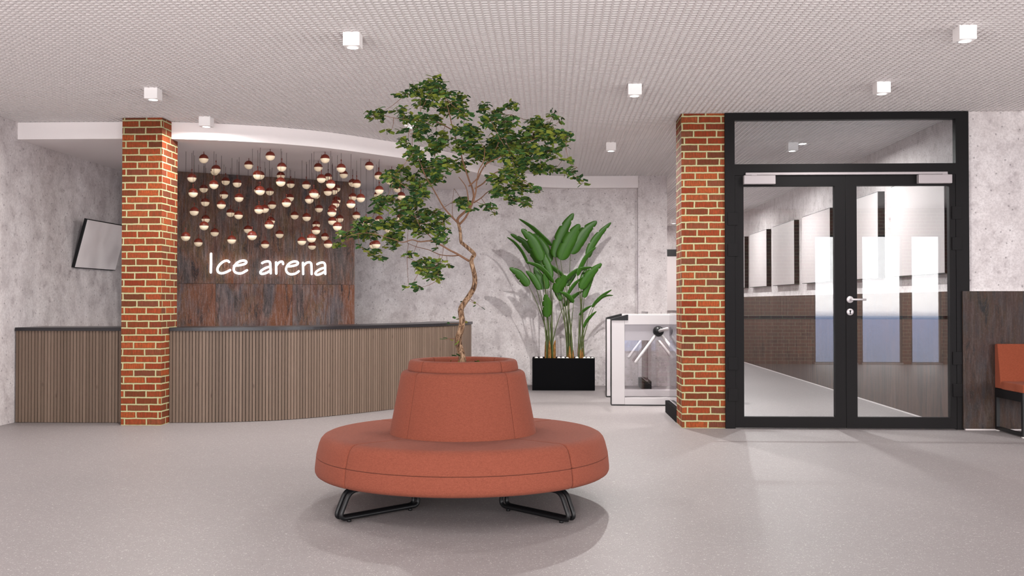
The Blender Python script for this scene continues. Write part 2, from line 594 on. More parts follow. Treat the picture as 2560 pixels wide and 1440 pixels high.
def struct(name, mb, mat, parent=None, bevel=0.0):
    o = mb.build(name, mat, parent, bevel)
    if parent is None: o['kind'] = 'structure'
    return o


def fillet(pts, r, n=5):
    pts = [Vector(p) for p in pts]
    out = [pts[0]]
    for i in range(1, len(pts) - 1):
        a, b, c = pts[i - 1], pts[i], pts[i + 1]
        d1 = (a - b); d2 = (c - b)
        rr = min(r, d1.length * 0.45, d2.length * 0.45)
        p1 = b + d1.normalized() * rr; p2 = b + d2.normalized() * rr
        for k in range(n + 1):
            t = k / n
            out.append(p1 * (1 - t) ** 2 + b * 2 * t * (1 - t) + p2 * t * t)
    out.append(pts[-1])
    return out


def smooth_path(pts, n=6):
    pts = [Vector(p) for p in pts]
    out = []
    for i in range(len(pts) - 1):
        p0 = pts[max(i - 1, 0)]; p1 = pts[i]; p2 = pts[i + 1]; p3 = pts[min(i + 2, len(pts) - 1)]
        for k in range(n):
            t = k / n
            out.append(0.5 * ((2 * p1) + (p2 - p0) * t + (2 * p0 - 5 * p1 + 4 * p2 - p3) * t * t + (3 * p1 - p0 - 3 * p2 + p3) * t ** 3))
    out.append(pts[-1])
    return out


# ================================================================== THE SETTING
XL, XR = -5.34, 7.7
YB = 14.12
YR = -0.30
CZ = 3.0
DW = 9.42           # plane of the glazed door wall
CX = 3.90           # corridor wall
struct('floor', MB().box((XL - 0.2, YR - 0.2, -0.1), (XR + 0.2, 23.5, 0)), M['floor'])
FILLW = [(0.8, 3.0), (3.6, 5.8)]  # openings for unseen windows added to let in more daylight
def side_wall(name, xa, xb, y1, FILLW):
    m = MB()
    ys = [YR] + [v for w in FILLW for v in w] + [y1]
    for i in range(0, len(ys), 2):
        m.box((xa, ys[i], 0), (xb, ys[i + 1], 2.6))
    for a, b in FILLW:
        m.box((xa, a, 0), (xb, b, 0.1))
    m.box((xa, YR, 2.6), (xb, y1, 3.2))
    struct(name, m, M['concrete'])
SIDEL = []
side_wall('wall_left', XL - 0.15, XL, YB + 0.15, SIDEL)
struct('wall_back', MB().box((XL, YB, 0), (1.245, YB + 0.15, 3.2)), M['concrete'])
struct('wall_back_pier', MB().box((1.245, 14.04, 0), (1.657, 14.45, 3.2)), M['concrete'])
struct('wall_far_side', MB().box((1.5, 14.45, 0), (1.657, 23.3, 3.2)), M['concrete'])
struct('wall_far_end', MB().box((1.5, 23.3, 0), (CX + 0.15, 23.45, 3.2)), M['concrete'])
struct('wall_corridor', MB().box((CX, DW + 0.07, 0), (CX + 0.15, 23.3, 3.2)), M['concrete'])
struct('wall_door_side', MB().box((3.936, DW, 0), (XR, DW + 0.07, 3.2)), M['concrete'])
side_wall('wall_right', XR, XR + 0.15, DW, FILLW)

# ceiling: open grid of white slats under a white deck
mb = MB()
P = 0.05
x = XL + 0.01
while x < XR:
    mb.box((x, YR, CZ), (x + 0.012, DW if x > 3.92 else 23.3 if x > 1.66 else YB, CZ + 0.03)); x += P
y = YR + 0.02
while y < 23.3:
    x0, x1 = (XL, XR) if y < DW else ((XL, CX) if y < YB else (1.657, CX))
    mb.box((x0, y, CZ + 0.004), (x1, y + 0.014, CZ + 0.034)); y += P
mb.box((XL - 0.1, YR, CZ + 0.038), (XR + 0.1, 23.4, CZ + 0.06))
struct('ceiling', mb, M['grid'])

# lowered plaster ceiling above the reception with its curved edge
edge = [(-4.6, 9.60), (-3.95, 9.62), (-3.51, 9.69), (-3.1, 9.83), (-2.76, 9.99), (-2.34, 10.29), (-1.92, 10.75), (-1.60, 11.13), (-1.25, 11.66),
        (-0.96, 12.25), (-0.72, 12.95), (-0.4, 13.62), (0.0, 13.93), (0.4, 14.0), (1.245, 14.0)]
sm = [(p.x, p.y) for p in smooth_path([(a, b, 0) for a, b in edge], 5)]
poly = [(XL, 9.60)] + sm + [(1.245, YB), (XL, YB)]
tmp = MB()
kk = len(poly)
struct('ceiling_soffit', tmp.prism(poly, 2.83, CZ), M['soffit'])

# rusty metal wall behind the counter: backing wall and separate sheets
RX0, RY0, RX1, RY1 = -4.647, 12.017, -2.66, 13.196
RL = math.hypot(RX1 - RX0, RY1 - RY0)
tdir = Vector(((RX1 - RX0) / RL, (RY1 - RY0) / RL, 0))
ndir = Vector((tdir.y, -tdir.x, 0))
RM = Matrix(((tdir.x, -ndir.x, 0, RX0), (tdir.y, -ndir.y, 0, RY0), (0, 0, 1, 0), (0, 0, 0, 1)))   # local x along the wall, y into it
mb = MB()
mb.box((-0.36, 0.02, 0), (2.31, 0.12, 2.83), RM)
wr = struct('wall_reception', mb, M['dback'])
mb = MB()
fcs = []
for i, (a, b) in enumerate(((-0.36, 0.469), (0.469, 1.4565), (1.4565, 2.312))):
    for z0, z1 in ((0.0, 1.433), (1.433, 2.829)):
        mb.box((a + 0.0015, 0.0, z0 + 0.0015), (b - 0.0015, 0.02, z1 - 0.0015), RM)
so = tdir.dot(Vector((RX0, RY0, 0)))
s_off = lambda t: so if t.dot(tdir) > 0.99 else 0.0
wp = mb.build('metal_cladding', M['rust'], wr)
s_off = lambda t: 0.0

# rear wall with the windows, behind the camera; the wide ones are added for daylight
wins = [(-5.0, -3.3), (-3.0, -1.3), (-1.0, 0.9), (1.2, 3.2), (5.08, 5.90), (5.98, 6.76), (6.92, 7.5)]
mb = MB()
xs = [XL] + [v for w in wins for v in w] + [XR]
for i in range(0, len(xs), 2):
    mb.box((xs[i], YR - 0.12, 0), (xs[i + 1], YR, 2.49))
mb.box((XL, YR - 0.12, 2.49), (XR, YR, 3.2))
struct('wall_rear', mb, M['brick'])
portals = []
for i, (a, b) in enumerate(wins):
    w = MB()
    for q in ((a, 0.0, b, 0.04), (a, 2.46, b, 2.49)):
        w.box((q[0], YR - 0.09, q[1]), (q[2], YR - 0.03, q[3]))
    w.box((a, YR - 0.09, 0.04), (a + 0.03, YR - 0.03, 2.46)); w.box((b - 0.03, YR - 0.09, 0.04), (b, YR - 0.03, 2.46))
    wo = struct('window_%d' % (i + 1), w, M['frame'])
    MB().box((a + 0.03, YR - 0.064, 0.04), (b - 0.03, YR - 0.058, 2.46)).build('pane', M['wglass'], wo)
    MB().box((a, YR - 0.02, 0.0), (b, YR + 0.04, 0.03)).build('sill', M['sill'], wo)
    ld = bpy.data.lights.new('window_portal', 'AREA')
    ld.shape = 'RECTANGLE'; ld.size = b - a - 0.06; ld.size_y = 2.42
    ld.cycles.is_portal = True
    lo = bpy.data.objects.new('window_portal', ld); COL.objects.link(lo)
    lo.parent = wo
    lo.location = ((a + b) / 2, YR - 0.10, 1.25)
    lo.rotation_euler = (math.radians(90), 0, 0)
    lo.rotation_euler = Matrix(((1, 0, 0), (0, 0, -1), (0, 1, 0))).to_euler()

for xc, nx_, k0, sw in ((XR + 0.075, -1, 8, FILLW),):  # added right-wall windows, out of view, serving as extra daylight sources
    for i, (a, b) in enumerate(sw):
        w = MB()
        w.box((xc - 0.03, a, 0.1), (xc + 0.03, b, 0.14)).box((xc - 0.03, a, 2.56), (xc + 0.03, b, 2.6))
        w.box((xc - 0.03, a, 0.14), (xc + 0.03, a + 0.04, 2.56)).box((xc - 0.03, b - 0.04, 0.14), (xc + 0.03, b, 2.56))
        wo = struct('window_%d' % (k0 + i), w, M['frame'])
        MB().box((xc - 0.003, a + 0.04, 0.14), (xc + 0.003, b - 0.04, 2.56)).build('pane', M['wglass'], wo)
        ld = bpy.data.lights.new('window_portal', 'AREA'); ld.shape = 'RECTANGLE'; ld.size = b - a - 0.08; ld.size_y = 2.42
        ld.cycles.is_portal = True
        lo = bpy.data.objects.new('window_portal', ld); COL.objects.link(lo); lo.parent = wo
        zax = Vector((-nx_, 0, 0)); yax = Vector((0, 0, 1)); xax = yax.cross(zax)
        lo.matrix_local = Matrix(((xax.x, yax.x, zax.x, xc - 0.04 * nx_), (xax.y, yax.y, zax.y, (a + b) / 2), (xax.z, yax.z, zax.z, 1.35), (0, 0, 0, 1)))

# wainscot panels with the light strip behind their top edge
def wainscot(name, boxes, leds, mat, skirt):
    o = struct(name, boxes, mat)
    leds.build('led_strip', M['led'], o)
    skirt.build('skirting', M['skirt'], o)
    return o
wainscot('trim_1', MB().box((3.865, 9.362, 0.012), (XR, 9.385, 1.302)).box((3.865, 9.385, 0.012), (3.885, DW, 1.302)),
         MB().box((3.95, 9.388, 1.262), (XR - 0.05, 9.412, 1.27)), M['rust_dark'],
         MB().box((3.88, 9.352, 0), (XR, 9.40, 0.012)))
wainscot('trim_2', MB().box((3.838, 9.52, 0.012), (3.858, 23.3, 1.302)),
         MB().box((3.866, 9.6, 1.262), (3.892, 23.2, 1.27)), M['planks'],
         MB().box((3.832, 9.52, 0), (3.86, 23.3, 0.012)))

# ------------------------------------------------------------------ glazed door wall
FY0, FY1 = 9.38, 9.45
d1 = MB()
def fr(mb, x0, x1, z0, z1, y0=FY0, y1=FY1): mb.box((x0, y0, z0), (x1, y1, z1))
fr(d1, 1.657, 1.749, 0, 3.0); fr(d1, 3.815, 3.936, 0, 3.0)
fr(d1, 1.749, 3.815, 2.93, 3.0); fr(d1, 1.749, 3.815, 2.405, 2.51)
door = struct('door_1', d1, M['frame'])
MB().box((1.75, 9.412, 2.51), (3.814, 9.420, 2.93)).build('transom_pane', M['glass'], door)
def leaf(x0, x1, gx0, gx1):
    m = MB()
    fr(m, x0, gx0, 0.008, 2.403, 9.385, 9.445); fr(m, gx1, x1, 0.008, 2.403, 9.385, 9.445)
    fr(m, gx0, gx1, 0.008, 0.112, 9.385, 9.445); fr(m, gx0, gx1, 2.30, 2.403, 9.385, 9.445)
    o = m.build('door_leaf', M['frame'], door)
    MB().box((gx0, 9.411, 0.112), (gx1, 9.419, 2.30)).build('glass_pane', M['glass'], o)
    MB().box((gx0 - 0.02, 9.47, 1.035), (gx1 + 0.02, 9.50, 1.068)).box((gx0 - 0.02, 9.445, 1.04), (gx0, 9.47, 1.063)).box((gx1, 9.445, 1.04), (gx1 + 0.02, 9.47, 1.063)).build('push_bar', M['black'], o)
    return o
leafL = leaf(1.751, 2.786, 1.832, 2.686)
leafR = leaf(2.790, 3.813, 2.893, 3.755)
for (x0, x1, lf) in ((1.680, 1.773, leafL), (3.776, 3.868, leafR)):
    for z0 in (1.93, 1.635, 0.555, 0.26) if x0 < 2 else (1.98, 1.69, 0.61, 0.31):
        MB().box((x0, 9.374, z0), (x1, 9.386, z0 + 0.122)).build('hinge', M['frame'], lf, bevel=0.002)
for x0, x1, lf in ((1.826, 2.122, leafL), (3.452, 3.762, leafR)):
    MB().box((x0, 9.325, 2.314), (x1, 9.385, 2.398)).build('door_closer', M['closer'], lf, bevel=0.006)
MB().box((1.848, 9.355, 2.403), (3.732, 9.38, 2.427)).build('slide_rail', M['closer'], door, bevel=0.003)
for x in (1.9, 3.68):
    MB().box((x, 9.35, 2.396), (x + 0.05, 9.375, 2.408)).build('rail_slider', M['closer'], door)
h = MB(); h.lathe([(0.0001, 0.01), (0.030, 0.010), (0.0325, 0.006), (0.0325, 0)], (2.826, 9.385, 1.223), 28, axis='y')
rose = h.build('handle_rose', M['steel'], leafR)
h = MB(); h.tube(fillet([(2.826, 9.383, 1.223), (2.826, 9.325, 1.223), (2.958, 9.325, 1.223)], 0.012), 0.0095, 12)
h.build('door_handle', M['steel'], leafR)
h = MB(); h.lathe([(0.0001, 0.01), (0.030, 0.010), (0.0325, 0.006), (0.0325, 0)], (2.826, 9.385, 1.106), 28, axis='y')
esc = h.build('key_plate', M['steel'], leafR)
h = MB(); h.lathe([(0.0001, 0.012), (0.009, 0.012), (0.009, 0.0)], (2.826, 9.385, 1.115), 16, axis='y')
h.box((2.821, 9.373, 1.086), (2.831, 9.385, 1.113)); h.build('keyhole', M['black'], esc)

# ================================================================== BRICK COLUMNS
for x0, x1, lab in ((-4.185, -3.79, 'red brick column rising through the counter on the left'),
                    (1.248, 1.656, 'red brick column beside the glazed double door')):
    o = MB().box((x0, 9.402, 0), (x1, 9.80, 3.0)).build('brick_column', M['brick'])
    tag(o, lab, 'column')

# ================================================================== RECEPTION COUNTERS
def offset_path(path, d):
    out = []
    for i, p in enumerate(path):
        t = (Vector(path[min(i + 1, len(path) - 1)]) - Vector(path[max(i - 1, 0)])).normalized()
        out.append((p[0] - t.y * d, p[1] + t.x * d))
    return out

def counter(label, path):
    # resample at the slat pitch
    pts = [Vector(p) for p in path]
    cum = [0]
    for a, b in zip(pts, pts[1:]): cum.append(cum[-1] + (b - a).length)
    def at(s):
        for i in range(len(pts) - 1):
            if s <= cum[i + 1] or i == len(pts) - 2:
                t = (s - cum[i]) / (cum[i + 1] - cum[i])
                return pts[i].lerp(pts[i + 1], t), (pts[i + 1] - pts[i]).normalized()
    root = thing('reception_counter', label, 'reception counter', (pts[0].x, pts[0].y, 0))
    off = Vector((pts[0].x, pts[0].y, 0))
    W = 0.0323
    n = int(cum[-1] / W)
    mb = MB()
    for i in range(n):
        a, t = at(i * W + 0.003); b, _ = at((i + 1) * W - 0.003)
        nrm = Vector((-t.y, t.x))
        q = [a, b, b + nrm * 0.018, a + nrm * 0.018]
        vs = [Vector((p.x, p.y, 0.004)) - off for p in q] + [Vector((p.x, p.y, 0.913)) - off for p in q]
        fs = [(0, 3, 2, 1), (4, 5, 6, 7), (0, 1, 5, 4), (1, 2, 6, 5), (2, 3, 7, 6), (3, 0, 4, 7)]
        u0, u1 = i * W + 0.002, (i + 1) * W - 0.002
        uvs = [[(u0, 0)] * 4, [(u0, 0)] * 4, [(u0, 0), (u1, 0), (u1, .91), (u0, .91)], [(u1, 0), (u1, 0), (u1, .91), (u1, .91)], [(u1, 0), (u0, 0), (u0, .91), (u1, .91)], [(u0, 0), (u0, 0), (u0, .91), (u0, .91)]]
        mb.add(vs, fs, uvs=uvs)
    mb.build('slat_cladding', M['wood'], root)
    smp = [at(cum[-1] * i / 60)[0] for i in range(61)]
    smp = [(p.x, p.y) for p in smp]
    def band(d0, d1, z0, z1):
        a = offset_path(smp, d0); b = offset_path(smp, d1)
        m = MB()
        vs = []
        for (p, q) in zip(a, b):
            vs += [Vector((p[0], p[1], z0)) - off, Vector((q[0], q[1], z0)) - off, Vector((q[0], q[1], z1)) - off, Vector((p[0], p[1], z1)) - off]
        fs = []
        for i in range(len(a) - 1):
            for k in range(4):
                fs.append((i * 4 + k, i * 4 + (k + 1) % 4, (i + 1) * 4 + (k + 1) % 4, (i + 1) * 4 + k))
        fs += [(0, 1, 2, 3), tuple(len(a) * 4 - 4 + k for k in (3, 2, 1, 0))]
        return m.add(vs, fs)
    band(0.018, 0.045, 0.0, 0.913).build('counter_body', M['dback'], root)
    band(-0.012, 0.55, 0.913, 0.946).build('worktop', M['top'], root)
    return root

counter('short slatted brown counter section between the concrete wall and the brick column',
        [(XL + 0.012, 9.566), (-4.19, 9.585)])
cpath = smooth_path([(-3.787, 9.602, 0), (-3.5, 9.625, 0), (-3.256, 9.665, 0), (-3.0, 9.74, 0), (-2.743, 9.855, 0), (-2.50, 10.04, 0), (-2.268, 10.27, 0), (-2.058, 10.52, 0),
                     (-1.744, 10.93, 0), (-1.50, 11.30, 0), (-1.30, 11.66, 0), (-1.16, 12.05, 0), (-1.07, 12.45, 0), (-1.03, 12.75, 0)], 6)
counter('long curved reception counter with brown vertical slats and graphite worktop', [(p.x, p.y) for p in cpath])

# ================================================================== TILTED SCREEN ON THE LEFT WALL
s = thing('wall_screen', 'pale blank screen tilted forward on the left concrete wall', 'screen', (XL, 11.23, 1.86))
a = math.atan2(0.144, 0.545)
SM = Matrix.Rotation(a, 4, 'Y')
def tv(name, mat, b0, b1, bev=0):
    MB().box(b0, b1, Matrix.Translation((0.085, 0, 0)) @ SM).build(name, mat, s, bev)
tv('screen_case', M['black'], (-0.012, -0.515, -0.282), (0.022, 0.515, 0.282), 0.003)
tv('display', M['screen'], (0.022, -0.505, -0.273), (0.0245, 0.505, 0.273))
MB().box((0.002, -0.06, -0.10), (0.045, 0.06, 0.08)).build('wall_mount', M['black'], s)

# ================================================================== ILLUMINATED SIGN
sg = thing('illuminated_sign', 'glowing white Ice arena lettering on the rusty metal wall', 'sign',
           (RX0 + tdir.x * 1.15, RY0 + tdir.y * 1.15, 1.66))
sgl = Vector(sg.location)
def onrust(px, py, off=0.03):
    d = ray(px, py)
    n0 = Vector((RX0, RY0, 0)) + ndir * off
    k = n0.dot(ndir) / d.dot(ndir)
    return Vector((0, 0, EYE)) + d * k
letters = [
    [[(197, 245), (195, 400), (192, 575)]],
    [[(518, 390), (490, 370), (445, 372), (395, 398), (345, 445), (312, 505), (318, 560), (355, 588), (415, 588), (485, 562), (535, 535)]],
    [[(606, 458), (700, 449), (790, 428), (824, 398), (808, 372), (762, 366), (705, 380), (650, 415), (612, 465), (600, 525), (622, 570), (675, 592), (740, 590), (795, 562), (835, 538)]],
    [[(1105, 410), (1150, 388), (1195, 380), (1232, 386), (1248, 412), (1254, 500), (1257, 592)], [(1250, 472), (1180, 492), (1110, 530), (1074, 568), (1085, 598), (1130, 600), (1190, 580), (1250, 543)]],
    [[(1352, 398), (1354, 500), (1355, 598)], [(1360, 452), (1395, 408), (1435, 386), (1468, 390), (1478, 428)]],
    [[(1545, 470), (1640, 463), (1715, 442), (1744, 412), (1724, 388), (1672, 382), (1605, 405), (1553, 455), (1530, 520), (1550, 578), (1605, 608), (1680, 602), (1725, 580), (1755, 556)]],
    [[(1830, 405), (1833, 500), (1835, 605)], [(1840, 455), (1888, 410), (1938, 396), (1972, 412), (1981, 455), (1985, 605)]],
    [[(2085, 430), (2130, 408), (2175, 400), (2208, 410), (2223, 442), (2226, 520), (2228, 602)], [(2222, 492), (2150, 512), (2085, 550), (2052, 590), (2065, 614), (2110, 614), (2170, 590), (2222, 556)]],
]
for strokes in letters:
    mb = MB()
    for st in strokes:
        pts = smooth_path([onrust(500 + p[0] / 7.111, 600 + p[1] / 7.111) - sgl for p in st], 5)
        r = 0.0145
        a0 = (pts[0] - pts[1]).normalized(); a1 = (pts[-1] - pts[-2]).normalized()
        pre = [pts[0] + a0 * r * math.cos(t) for t in (0.05, 0.5, 1.0)]
        post = [pts[-1] + a1 * r * math.cos(t) for t in (1.0, 0.5, 0.05)]
        rr = [r * math.sin(t) for t in (0.12, 0.5, 1.0)] + [r] * len(pts) + [r * math.sin(t) for t in (1.0, 0.5, 0.12)]
        mb.tube(pre + pts + post, rr, 12)
    mb.build('letter', M['sign'], sg)

# ================================================================== PENDANT LAMPS (photo column, equator row, cord top row)
A1 = [(408, 190, 98), (255, 435, 115), (272, 628, 85), (285, 866, 148), (175, 1190, 95), (338, 1266, 265), (408, 573, 280), (427, 748, 255), (433, 965, 310),
      (411, 1052, 120), (566, 325, 128), (550, 352, 310), (538, 522, 95), (634, 780, 150), (690, 478, 292), (667, 652, 265), (837, 503, 200),
      (862, 690, 170), (752, 886, 310), (856, 914, 228), (548, 1137, 300), (767, 1230, 180), (987, 270, 183), (1101, 400, 80), (1134, 402, 210),
      (1133, 600, 48), (1108, 590, 290), (1118, 843, 115), (1030, 1178, 60), (1256, 610, 325), (1286, 783, 305), (1191, 833, 230), (1249, 1037, 132),
      (1272, 988, 350), (976, 1098, 335), (1197, 1290, 310), (1263, 155, 65), (1411, 297, 95), (1398, 405, 330), (1398, 488, 60), (1525, 515, 335),
      (1471, 756, 115), (1515, 690, 312), (1383, 1160, 352), (1577, 918, 352)]
A2 = [(184, 525, 230), (377, 445, 133), (337, 300, 215), (425, 190, 100), (465, 425, 300), (497, 515, 87), (281, 637, 100), (310, 655, 380),
      (347, 830, 365), (222, 712, 203), (463, 612, 240), (535, 600, 318), (572, 570, 370), (512, 880, 160), (520, 835, 245), (557, 770, 290),
      (573, 725, 350), (188, 940, 258), (632, 310, 117), (665, 390, 300), (613, 960, 400), (516, 990, 265), (583, 1060, 145), (632, 1160, 375),
      (312, 1035, 390), (309, 1110, 240), (250, 1210, 120), (126, 1248, 210), (258, 1310, 370), (425, 1192, 390), (463, 1285, 250),
      (757, 770, 130), (779, 500, 320), (832, 510, 212), (782, 680, 330), (883, 695, 183), (828, 918, 345), (994, 282, 197), (1115, 408, 225),
      (1122, 592, 195), (1108, 652, 300), (1281, 375, 290), (1256, 470, 320), (1355, 575, 400), (1404, 668, 300), (1392, 738, 390), (1432, 890, 380),
      (1395, 950, 320), (1120, 975, 290), (1083, 1290, 262), (1045, 1300, 325), (954, 1010, 240), (1238, 1100, 480)]
lamps = []
for arr, ox in ((A1, 430), (A2, 730)):
    for (a, b, c) in arr:
        lamps.append((ox + a / 5.142, 360 + b / 5.142, 360 + c / 5.142))
bands = [(470, 'beside the left brick column'), (503, 'next to the column side, left of the letter I'), (530, 'directly above the letter I'),
         (560, 'above the letter c'), (590, 'above the first letter e'), (625, 'right of the first e, left part of the word gap'),
         (652, 'above the gap before the word arena'), (680, 'above the first letter a'), (712, 'above the letter r'), (742, 'above the second letter e'),
         (775, 'above the letter n'), (805, 'above the last letter a'), (832, 'just past the end of the sign'), (862, 'over the right part of the rusty wall'),
         (890, 'at the right edge of the rusty wall'), (925, 'over the concrete just right of the rusty wall'), (960, 'left of the tree crown'), (2000, 'partly behind the tree leaves')]
grp = {}
for L in lamps:
    for i, (lim, txt) in enumerate(bands):
        if L[0] < lim:
            grp.setdefault(i, []).append(L); break
ordn = ['highest', 'second from top', 'third from top', 'fourth from top', 'fifth from top', 'sixth from top', 'seventh from top', 'eighth from top', 'ninth from top', 'tenth from top', 'eleventh from top', 'twelfth from top']
shade_me = globe_me = None
proto = None
for gi, arr in sorted(grp.items()):
    arr.sort(key=lambda t: t[1])
    for k, (px, ey, ty) in enumerate(arr):
        top = atZ(px, ty, 2.83)
        c = atY(px, ey, top.y)
        place = 'lowest' if k == len(arr) - 1 and k > 0 else ordn[k]
        lab = 'globe pendant ' + bands[gi][1] + ', ' + place
        ro = thing('pendant_lamp', lab, 'pendant lamp', tuple(c), 'red and cream globe pendants over the reception')
        R = 0.050
        if proto is None:
            m = MB(); m.lathe([(0.0001, R + 0.0)] + [(R * math.sin(t), R * math.cos(t)) for t in [PI / 2 * j / 10 for j in range(1, 11)]] + [(R * 0.97, -0.001)], (0, 0, 0), 24)
            m.tube([(0, 0, R - 0.003), (0, 0, R + 0.035)], 0.0035, 8)
            m.tube([(0, 0, R + 0.03), (0, 0, R + 0.045)], 0.006, 8)
            sh = m.build('shade', M['redmetal'], ro)
            m = MB(); m.lathe([(R * 0.985 * math.sin(t), R * 0.985 * math.cos(t)) for t in [PI / 2 + PI / 2 * j / 10 for j in range(0, 10)]] + [(0.0001, -R * 0.985)], (0, 0, 0), 24)
            gl = m.build('glass_globe', M['globe'], ro)
            proto = (sh, gl)
        else:
            for src in proto:
                cc = src.copy(); COL.objects.link(cc); cc.parent = ro
        hgt = max(2.83 - c.z, R + 0.05)
        MB().tube([(0, 0, R + 0.04), (0, 0, hgt)], 0.0018, 6).build('cord', M['cord'], ro)

# ================================================================== CEILING DOWNLIGHTS
def downlight(x, y, label, power=26.0, proto=[None]):
    ro = thing('downlight', label, 'ceiling light', (x, y, CZ), 'white cube downlights')
    if proto[0] is None:
        m = MB(); s_ = 0.056
        m.box((-s_, -s_, -0.088), (s_, s_, 0.004))
        hs = m.build('housing', M['lampw'], ro, bevel=0.002)
        m = MB(); m.lathe([(0.043, -0.0885), (0.043, -0.092), (0.037, -0.092), (0.037, -0.087)], (0, 0, 0), 24)
        rg = m.build('lens_ring', M['lampw'], ro)
        m = MB(); m.lathe([(0.0001, -0.0905), (0.037, -0.0905)], (0, 0, 0), 24)
        ln = m.build('lens', M['lens'], ro)
        ld = bpy.data.lights.new('bulb', 'AREA'); ld.shape = 'DISK'; ld.size = 0.07; ld.energy = power; ld.color = (1, 0.97, 0.94)
        lo = bpy.data.objects.new('bulb', ld); COL.objects.link(lo); lo.parent = ro; lo.location = (0, 0, -0.0935)
        proto[0] = (hs, rg, ln, lo)
    else:
        for src in proto[0]:
            c = src.copy(); COL.objects.link(c); c.parent = ro
            if src.type == 'LIGHT' and power != 26.0:
                c.data = src.data.copy(); c.data.energy = power

for x, y, lab in ((-1.33, 6.52, 'white cube downlight nearest the camera, above and left of the tree'),
                  (2.715, 6.52, 'white cube downlight in the upper right corner of the photo'),
                  (-3.36, 8.14, 'white cube downlight in front of the left brick column top'),
                  (0.695, 8.15, 'white cube downlight right of the tree crown in the open ceiling'),
                  (2.72, 8.15, 'white cube downlight just in front of the glazed door wall'),
                  (-3.36, 9.42, 'white cube downlight close to the white soffit edge above the pendants'),
                  (-1.37, 9.54, 'white cube downlight half hidden by the tree leaves'),
                  (0.681, 11.12, 'small white cube downlight left of the right brick column'),
                  (2.733, 11.20, 'white cube downlight behind the glass above the door'),
                  (2.68, 21.5, 'tiny distant downlight seen between pier and right brick column')):
    downlight(x, y, lab, 12.0 if y < 7 else 52.0 if y < 9 and x < -3 else 28.0 if y < 9 else 72.0 if x > 2 else 18.0 if x < -3 else 40.0 if x < 0 else 95.0)
for x, y in ((-3.36, 4.9), (-1.33, 3.3), (0.69, 4.9), (-3.36, 1.8), (2.72, 3.3), (4.75, 6.5), (4.75, 3.3), (2.72, 14.6), (2.72, 18.0), (0.69, 1.8)):  # extra lamps out of view, added to brighten lobby and corridor
    downlight(x, y, 'unseen white cube downlight added to light the room', 28.0 if x < -3 else 14.0 if x < 0 and y < 7 else 4.0 if y < 7 else 60.0)

# ================================================================== WALL PANELS IN THE CORRIDOR
names = ['nearest the door, behind the right leaf', 'second from the door, across the middle stile', 'third from the door, at the right of the left leaf',
         'fourth from the door, middle of the left leaf', 'fifth from the door, near the left stile', 'farthest, only its dark end showing']
for i, yn in enumerate((9.66, 11.6, 13.57, 15.55, 17.52, 19.5)):
    t = thing('display_panel', 'white corridor panel ' + names[i], 'wall panel', (CX, yn + 0.75, 1.985), 'white display panels in the corridor')
    m = MB(); m.box((-0.078, -0.75, -0.508), (0, 0.75, 0.508)); m.build('panel_frame', M['black'], t)
    m = MB(); m.box((-0.081, -0.742, -0.500), (-0.078, 0.742, 0.500)); m.build('panel_face', M['poster'], t)
t = thing('display_panel', 'blank white panel with dark top band at the far end of the hall', 'wall panel', (2.9, 23.3, 1.6), 'white display panels in the corridor')
MB().box((-0.55, -0.08, 0.68), (0.55, 0, 0.84)).build('panel_frame', M['black'], t)
MB().box((-0.55, -0.06, -0.6), (0.55, 0, 0.68)).build('panel_face', M['poster'], t)

# ================================================================== TURNSTILES
def turnstile(y, label):
    t = thing('turnstile', label, 'turnstile', (1.24, y, 0), 'tripod turnstiles by the brick column')
    h = 0.535; D = 0.17
    m = MB(); m.box((-h, 0, 0.012), (-h + 0.15, D, 0.988)); m.build('left_post', M['turn'], t, 0.006)
    m = MB(); m.box((h - 0.15, 0, 0.012), (h, D, 0.988)); m.build('right_post', M['turn'], t, 0.006)
    m = MB(); m.box((-h + 0.15, 0.0, 0.012), (h - 0.15, D, 0.09)); m.build('bottom_rail', M['turn'], t)
    m = MB(); m.box((-h - 0.004, -0.004, 0.0), (h + 0.004, D + 0.004, 0.013)); m.build('base_plate', M['black'], t)
    for sx in (-1, 1):
        m = MB(); m.box((sx * h - 0.006, 0.01, 0.013), (sx * h + 0.006, D - 0.01, 0.985)); m.build('edge_strip', M['black'], t)
    m = MB(); m.box((-h + 0.15, 0.012, 0.755), (h - 0.15, D - 0.012, 0.94)); m.build('mechanism_box', M['turng'], t)
    m = MB(); m.box((-h + 0.15, 0.0, 0.94), (h - 0.15, D, 0.988)); m.box((-h + 0.19, 0.0, 0.988), (h - 0.19, D, 1.05)); m.build('top_housing', M['turn'], t)
    for sx in (-1, 1):
        poly = [(sx * h * 1.01, 0.988), (sx * (h - 0.19), 0.988), (sx * (h - 0.19), 1.052), (sx * (h - 0.03), 1.012), (sx * h * 1.01, 1.0)]
        m = MB(); m.extrude(poly if sx > 0 else list(reversed(poly)), 'y', -0.004, D + 0.004); m.build('end_cap', M['black'], t)
    m = MB(); m.box((-h + 0.15, 0.055, 0.09), (h - 0.15, 0.063, 0.755)); m.build('glass_infill', M['bglass'], t)
    # tripod head and three arms on the side facing the lobby
    hub = Vector((0.0, -0.05, 0.862))
    m = MB()
    m.lathe([(0.0001, 0.065), (0.03, 0.06), (0.055, 0.035), (0.062, 0.0), (0.062, -0.03)], (hub.x, hub.y, hub.z), 24, axis='y')
    hb = m.build('arm_hub', M['black'], t)
    for d, L in ((Vector((-0.61, -0.14, -0.80)), 0.46), (Vector((0.61, -0.14, -0.80)), 0.46), (Vector((0.12, -1.0, 0.10)), 0.44)):
        d.normalize()
        m = MB(); m.tube([hub + d * 0.03, hub + d * (L - 0.015), hub + d * L], [0.0175, 0.0175, 0.012], 14); m.build('arm', M['turn'], t)
    return t
